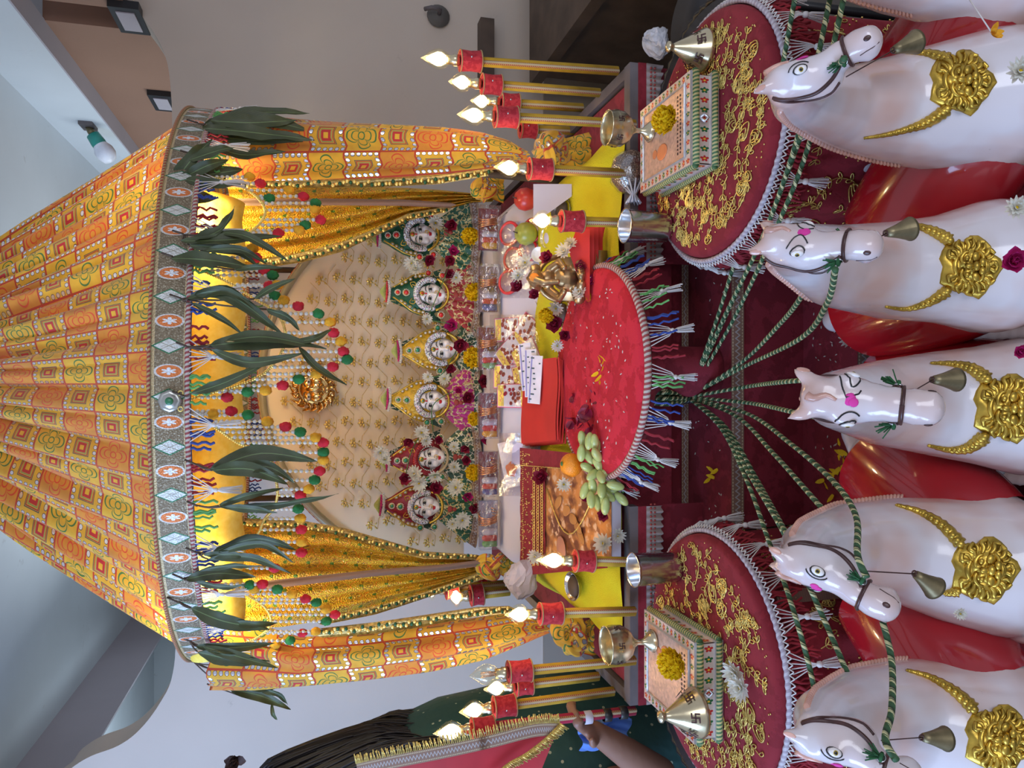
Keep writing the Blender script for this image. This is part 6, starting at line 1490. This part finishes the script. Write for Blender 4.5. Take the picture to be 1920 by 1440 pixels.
    for i in range(NN+1):
        for j in range(25):
            r_ = i/NN; th = 2*pi*j/24; lobes = 1+.10*cos(5*th)+.05*cos(9*th+1); p, nn = camcast(mx+mr*r_*lobes*cos(th)*1.05, my+mr*r_*lobes*sin(th)*1.0)
            if p: vs[(i, j)] = (p+nn*rel(r_*cos(th), r_*sin(th)) if i < NN else p-nn*.001)
    idx = {}; vl = []
    for kk, p in vs.items(): idx[kk] = len(vl); vl.append(p)
    for i in range(NN):
        for j in range(24):
            q4 = [(i, j), (i, j+1), (i+1, j+1), (i+1, j)]
            if all(a_ in idx for a_ in q4):
                pp = [vs[a_] for a_ in q4]
                if max((pp[a_]-pp[a_-1]).length for a_ in range(4)) < .02: fs.append(tuple(idx[a_] for a_ in q4))
    b.add(vl, fs)
    def mp(u, v, h=0):
        p, nn = camcast(mx+mr*v, my-mr*u)
        return p+nn*(.006+h) if p else None
    def me_(u, v, r, h=0):
        p = mp(u, v, h)
        if p: b.ell(p, tuple(M(mr*q, p) for q in r), nu=12, nv=8)
    def mt_(ps, w):
        P_ = [mp(*q) for q in ps]
        if all(P_): b.tube(spline(P_, 4), [M(mr*w, P_[0])*(.5+.5*sin(pi*(i+.6)/(len(P_)*4-2.8))) for i in range((len(P_)-1)*4+1)], 6)
    me_(0, .02, (.12, .10, .24), .002); me_(0, .16, (.17, .12, .12), .004)
    for sg in (-1, 1):
        me_(sg*.30, .20, (.19, .10, .18)); me_(sg*.25, -.14, (.10, .07, .08), .003); me_(sg*.12, .38, (.16, .10, .12), .003)
        mt_([(sg*.06, -.28), (sg*.24, -.34), (sg*.42, -.22), (sg*.46, -.06)], .075); mt_([(sg*.06, .32, .004), (sg*.30, .40, .002), (sg*.46, .28), (sg*.40, .16)], .065)
        for k_ in range(6):
            a = -1.25+k_*.52; mt_([(sg*.50*cos(a), .50*sin(a)), (sg*.66*cos(a+.12), .66*sin(a+.12)), (sg*.82*cos(a+.05), .82*sin(a+.05)), (sg*.90*cos(a+.28), .90*sin(a+.28))], .085)
            mt_([(sg*.58*cos(a+.28), .58*sin(a+.28)), (sg*.72*cos(a+.36), .72*sin(a+.36)), (sg*.84*cos(a+.30), .84*sin(a+.30))], .055)
    me_(0, .56, (.20, .10, .12)); mt_([(-.2, .46, .003), (0, .50, .004), (.2, .46, .003)], .05); mt_([(-.30, -.48), (-.1, -.56), (.1, -.56), (.30, -.48)], .09)
    b.build('gold_medallion', m_gold, t)
    for arm in arms:
        sp = spline([V((x, y, w)) for x, y, w in arm], 8); pts = []; rs_ = []
        for q_ in sp:
            p, nn = camcast(q_.x, q_.y)
            if p: pts.append(p+nn*.001); rs_.append(M(q_.z*.5, p))
        if len(pts) > 3:
            b = B(); b.tube(pts, [r_*(1+.12*sin(i*2.6)) for i, r_ in enumerate(rs_)], 8)
            for i in range(0, len(pts), 2): b.ell(pts[i]+(V((0, 0, CZ))-pts[i]).normalized()*rs_[i]*.7, rs_[i]*.62, nu=8, nv=5)
            b.build('gold_collar', m_gold, t)
    # saddle cloth shell around the barrel
    b = B(); axq = Matrix((sd, V((0, 0, 1)), -bd_)).transposed(); cc_ = cst.lerp(rump, .55)
    def sad(u, v):
        w = (u-.5)*2; a = w*2.25; z = (v-.5)*2; L_ = blen*.50; rr_ = br*(1.10+.10*abs(w)+.10*(1-z*z)); x_ = rr_*sin(a); y_ = rr_*cos(a)*1.0-.0
        return cc_+sd*x_+V((0, 0, 1))*y_+bd_*(z*L_*(1-.25*abs(w)**2)+.01)
    b.grid(sad, 40, 16); b.build('saddle_cloth', m_saddle, t)
    # bell on a wire under the jaw
    if bell:
        bx_, by_, bY, tx, ty = bell; p = W(bx_, by_, bY); ax = (W(tx, ty, bY)-p).normalized(); q = rotto(-ax); s2 = M(1, p)
        b = B(); b.lathe([(0, 26*s2), (8*s2, 25*s2), (10*s2, 16*s2), (14*s2, 0), (21*s2, -22*s2), (23*s2, -26*s2), (20*s2, -25*s2), (12*s2, 0), (0, 20*s2)], p, 24, M3=q.copy()); b.build('bell', m_brassdk, t)
        b = B(); b.torus(p-ax*30*s2*-1*-1+V((0, 0, 0)), 5*s2, 1.6*s2, rotto((0, 1, 0)), 12, 5); b.tube([p-ax*28*s2, H(.62, 0, -60)], 1.2*s2, 4); b.build('wire', m_strap, t)
    return t
HD = [
 dict(lb='white horse statue at the top edge turned towards the beige wall, mostly cut off', poll=(1450, -150), muz=(1650, -250), yaw=60, neck=[(1500, -110, .72, 55), (1590, -90, .72, 75), (1700, -75, .71, 95), (1800, -70, .70, 110), (1880, -65, .69, 120)], body_yaw=35, plate=(1800, -100, 50), arms=[], seed=1, Ys=(.68, .60)),
 dict(lb='white horse statue nearest the beige wall, head turned to the wall', poll=(1445, 158), muz=(1648, 52), yaw=52, neck=[(1500, 186, .735, 52), (1580, 204, .735, 74), (1680, 207, .73, 98), (1780, 200, .72, 118), (1870, 190, .71, 132)], body_yaw=38, plate=(1802, 155, 58), arms=[[(1775, 205, 26), (1740, 228, 22), (1700, 242, 14), (1660, 252, 9), (1620, 258, 5)], [(1775, 112, 24), (1740, 102, 16), (1700, 100, 8)]], seed=2, bell=(1697, 86, .675, 1740, 70)),
 dict(lb='white horse statue beside the centre one, head turned slightly to the beige wall', poll=(1440, 448), muz=(1655, 452), yaw=24, neck=[(1490, 470, .735, 52), (1570, 500, .735, 78), (1670, 508, .73, 92), (1770, 505, .72, 102), (1860, 500, .71, 125)], body_yaw=8, plate=(1818, 500, 56), arms=[[(1775, 545, 26), (1740, 566, 18), (1700, 578, 10), (1660, 574, 5)], [(1780, 452, 26), (1750, 436, 22), (1715, 424, 12)]], seed=3, bell=(1685, 433, .675, 1730, 425)),
 dict(lb='centre white horse statue facing straight ahead with a pink forehead mark', poll=(1515, 742), muz=(1772, 768), yaw=-2, neck=[(1570, 750, .745, 56), (1650, 755, .755, 80), (1750, 757, .755, 98), (1840, 760, .745, 112), (1920, 762, .73, 130)], body_yaw=-3, plate=(1888, 765, 62), arms=[[(1845, 818, 30), (1815, 838, 24), (1780, 842, 14), (1740, 834, 6)], [(1850, 712, 30), (1820, 692, 24), (1785, 684, 14), (1745, 682, 6)]], seed=4, bell=(1772, 712, .68, 1800, 712)),
 dict(lb='white horse statue with ridged mane, head turned to the person in green, eye looking out', poll=(1468, 1052), muz=(1680, 1160), yaw=-50, neck=[(1520, 1030, .735, 55), (1590, 1022, .735, 78), (1690, 1030, .73, 98), (1790, 1050, .72, 116), (1870, 1060, .71, 130)], body_yaw=-30, plate=(1845, 1068, 60), arms=[[(1800, 1020, 26), (1765, 985, 22), (1725, 962, 15), (1680, 948, 7)], [(1795, 1108, 22), (1770, 1112, 10)]], seed=5, bell=(1735, 1090, .67, 1760, 1108), mane=True),
 dict(lb='white horse statue at the bottom edge with ridged mane, muzzle cut off', poll=(1500, 1385), muz=(1730, 1485), yaw=-50, neck=[(1550, 1352, .69, 60), (1620, 1340, .69, 85), (1710, 1345, .685, 105), (1800, 1365, .68, 120), (1880, 1380, .67, 135)], body_yaw=-32, plate=(1872, 1385, 62), arms=[[(1825, 1330, 28), (1790, 1298, 22), (1745, 1272, 14), (1700, 1258, 7)]], seed=6, bell=(1752, 1384, .64, 1790, 1386), Ys=(.66, .575), mane=True),
]
hs = [horse(**h_) for h_ in HD]
# blossoms on the chests
for x, y, r, kd, lb, Y in ((1905, 390, 22, 'white_flower', 'on the neck of the horse second from the beige wall', .60), (1900, 490, 26, 'magenta_rose', 'on the chest below a gold breastplate', .575), (1912, 660, 14, 'magenta_rose', 'between the centre horse and its neighbour', .60), (1912, 135, 26, 'white_flower', 'on the chest of the horse by the beige wall', .575), (1800, 1150, 12, 'white_flower', 'behind the bell of the horse turned to the person', .64)):
    fpx(kd, x, y, Y, r, ('white many-petalled blossom ' if 'wh' in kd else 'magenta rose bloom ')+lb, nrm=(0, -.8, .5), group='blossoms on the horses')
# ---------------- person in green at the left edge, cut by the frame
def PP(x, y, Y=1.75): return W(x, y, Y)
pr_ = thing('person', 'person in dark green dotted clothes with long dark hair, standing behind the lamps', 'person', (-.93, 1.74, 0))
b = B(); m_skinb = simple('brown_skin', (.24, .12, .08), .5, var=.06); m_teal = Mat('dark_green_dotted', (.010, .055, .060), .8)
def _tl():
    a = m_teal; d = a.voro(38); a.set('Base Color', a.mix(d.lt(.13), (.012, .06, .062), (.30, .36, .28))); a.bump(a.noise(12, 3), .5, .02); return a.m
m_teal = _tl()
hx, hy = -.93, 1.74
bb = B(); chain(bb, [(hx, hy, 1.10), (hx+.01, hy, .95), (hx, hy, .80)], [.115, .105, .125]); chain(bb, [(hx, hy-.13, 1.20), (hx, hy+.13, 1.20)], [.055, .055]); chain(bb, [(hx, hy, 1.16), (hx-.01, hy, 1.27)], [.075, .045])
bb.ell((hx-.02, hy, 1.385), (.088, .075, .105)); bb.ell((hx-.09, hy, 1.37), (.02, .012, .02)); bb.ell((hx-.03, hy, 1.31), (.055, .05, .045))
for sg in (-1, 1):
    bb.ell((hx+.0, hy+sg*.076, 1.38), (.016, .008, .025)); chain(bb, [(hx, hy+sg*.07, .80), (hx-.02, hy+sg*.08, .45), (hx+.01, hy+sg*.08, .08)], [.085, .058, .038]); chain(bb, [(hx+.0, hy+sg*.08, .06), (hx-.11, hy+sg*.08, .03)], [.035, .022])
# near arm reaches forward to the stage side
sh = V((hx+.02, hy-.15, 1.17)); el = W(1235, 1452, 1.46); hd = W(1115, 1372, 1.40)
chain(bb, [sh, sh.lerp(el, .5)+V((-.02, -.02, 0)), el, el.lerp(hd, .5), hd], [.05, .044, .038, .032, .022], sub=8)
sh2 = V((hx-.02, hy+.15, 1.17)); chain(bb, [sh2, sh2+V((-.05, .02, -.25)), sh2+V((-.20, -.03, -.38))], [.05, .04, .025])
dh = (hd-el).normalized(); sdv = dh.cross(V((0, 0, 1))).normalized(); bb.ell(hd+dh*.03, (.030, .014, .036), rotto(dh, sdv)@Matrix.Rotation(pi/2, 3, 'Z'))
for q in range(4):
    o = hd+dh*.055+sdv*(q-1.5)*.015; chain(bb, [o, o+dh*.028+V((0, 0, -.006)), o+dh*(.045 if q in (1, 2) else .036)+V((0, 0, -.024))], [.0085, .008, .0065], n=10)
o = hd+dh*.012+sdv*.028; chain(bb, [o, o+dh*.02+sdv*.018, o+dh*.042+sdv*.018+V((0, 0, -.012))], [.010, .009, .007], n=10)
remesh(bb, .006, 4).build('body', m_skinb, pr_)
b = B()      # dress: close-fitting shell over torso flaring to a long skirt
b.lathe([(.070, 1.225), (.15, 1.18), (.175, 1.10), (.185, 1.0), (.195, .92), (.205, .80), (.20, .6), (.25, .2), (.27, .05)], (hx, hy, 0), 40, M3=None); b.v = [V((p.x+.006*sin(atan2(p.y-hy, p.x-hx)*13)*(1.25-p.z), hy+(p.y-hy)*1.15, p.z)) for p in b.v]; b.build('dress', m_teal, pr_)
b = B(); chain(b, [sh+V((0, 0, .01)), sh.lerp(el, .45)+V((-.01, -.01, 0))], [.064, .058]); chain(b, [sh2+V((0, 0, .01)), sh2+V((-.03, .01, -.15))], [.064, .056]); remesh(b, .006, 4).build('sleeves', m_teal, pr_)
b = B(); rr = random.Random(12)
for q in range(420):
    a = rr.uniform(-1.9, 1.9); z0 = rr.uniform(1.36, 1.50); r0 = .10; st_ = V((hx+.0+r0*.9*cos(a), hy+r0*.85*sin(a), z0)); e = rr.uniform(.92, 1.08)
    b.tube(spline([V((hx-.02, hy, 1.50)).lerp(st_, .5)+V((0, 0, .0)), st_, V((hx+.105*cos(a*.6)*e+.03, hy+.11*sin(a*.6), 1.28)), V((hx+.125*e+rr.uniform(-.03, .02), hy-.03+.12*sin(a*.5), 1.20)), V((hx+.140+rr.uniform(-.05, .01), hy-.05+.12*sin(a*.4), 1.13-rr.random()*.10))], 4), [.004, .004, .004, .004, .004, .004, .004, .004, .004, .0035, .003, .003, .003, .002, .002, .001, .0005][:17], 3, caps=False)
b.ell((hx+.0, hy, 1.405), (.105, .094, .105), nu=20, nv=14); b.build('hair', simple('dark_hair', (.012, .010, .012), .5, var=.2), pr_, kind='stuff')
b = B(); p = W(440, 1425, 1.72)
for q in range(14): d = V((rr.uniform(-1, 1), rr.uniform(-1, .3), rr.uniform(-1, 1))).normalized(); petal(b, p, d, (0, -1, 0), .022, .010, .5, 3)
b.build('hair_scrunchie', simple('dark_brown_cloth', (.06, .03, .025), .8), pr_)
for sg in (-1, 1):
    b = B(); b.ell((hx-.095, hy+sg*.028, 1.395), (.006, .011, .006)); b.build('eye', m_porc.m, pr_); b = B(); b.ell((hx-.100, hy+sg*.028, 1.395), (.003, .005, .005)); b.build('iris', m_iris, pr_)
b = B(); b.ell((hx-.092, hy, 1.335), (.006, .016, .005)); b.build('lips', m_lip, pr_)
# blue cloth and red fringed shawl
b = B()
for q in range(2): b.grid(lambda u, v: W(1088+92*v+5*sin(u*9+q), 1340+62*u+7*sin(v*7+q), 1.455+.02*q+.014*sin(u*13+v*4)), 18, 18)
tag(b.build('blue_cloth', simple('blue_cotton', (.10, .22, .58), .8, var=.15), loc=W(1135, 1370, 1.45)), 'crumpled blue cloth hanging by the red lamp pole', 'cloth')
t = thing('red_shawl', 'red shawl with gold fringed border at the left edge below the lamps', 'cloth', W(900, 1420, 1.30))
def shw(x, y, Y=1.30): return W(x, y, Y)
edge = [(668, 1432), (740, 1416), (830, 1398), (920, 1378), (1000, 1358), (1050, 1356)]; edge2 = [(1050, 1356), (1020, 1385), (985, 1412), (950, 1432), (915, 1462)]
E1 = spline([V((x, y, 0)) for x, y in edge], 8)
b = B(); b.grid(lambda u, v: (lambda q: shw(q.x+(915-q.x)*v*.6, q.y+(1560-q.y)*v, 1.302+.003*sin(u*9+v*3)))(E1[min(int(u*(len(E1)-1)), len(E1)-1)]), 40, 14); b.build('shawl_cloth', simple('red_satin', (.42, .02, .03), .5, var=.1), t)
for ed, nm in ((edge, 0), (edge2, 1)):
    sp = spline([V((x, y, 0)) for x, y in ed], 10); b = B()
    b.grid(lambda u, v: (lambda q: shw(q.x+(3 if nm == 0 else -12)*v, q.y+(24 if nm == 0 else 14)*v, 1.290))(sp[min(int(u*(len(sp)-1)), len(sp)-1)]), len(sp)-1, 2, ul=70, vl=1); b.build('gold_border', m_trim, t)
    b = B()
    for i in range(0, 130):
        q = sp[min(int(i/130*(len(sp)-1)), len(sp)-2)].lerp(sp[min(int(i/130*(len(sp)-1))+1, len(sp)-1)], (i/130*(len(sp)-1)) % 1); d = (-4, -16) if nm == 0 else (14, 8)
        b.tube([shw(q.x, q.y, 1.287), shw(q.x+d[0]+rr.uniform(-3, 3), q.y+d[1]+rr.uniform(-3, 3), 1.283)], .0012, 3)
    b.build('gold_fringe', m_thread, t, kind='stuff')

# yellow tie with a thread on the wall-side horse, small cut garland
p = W(1860, 62, .64); t = thing('yellow_tie', 'small yellow tie on a thin thread over the horse by the beige wall', 'ribbon', p)
b = B()
for q in range(6): petal(b, p, (rr.uniform(-1, 1), -.3, rr.uniform(-1, .2)), (0, -1, .2), .011, .003, .3, 3)
b.build('bow', m_yel, t)
b = B(); b.tube([p, W(1832, 20, .66), W(1805, -20, .68)], .0008, 4); b.build('thread', m_white, t)
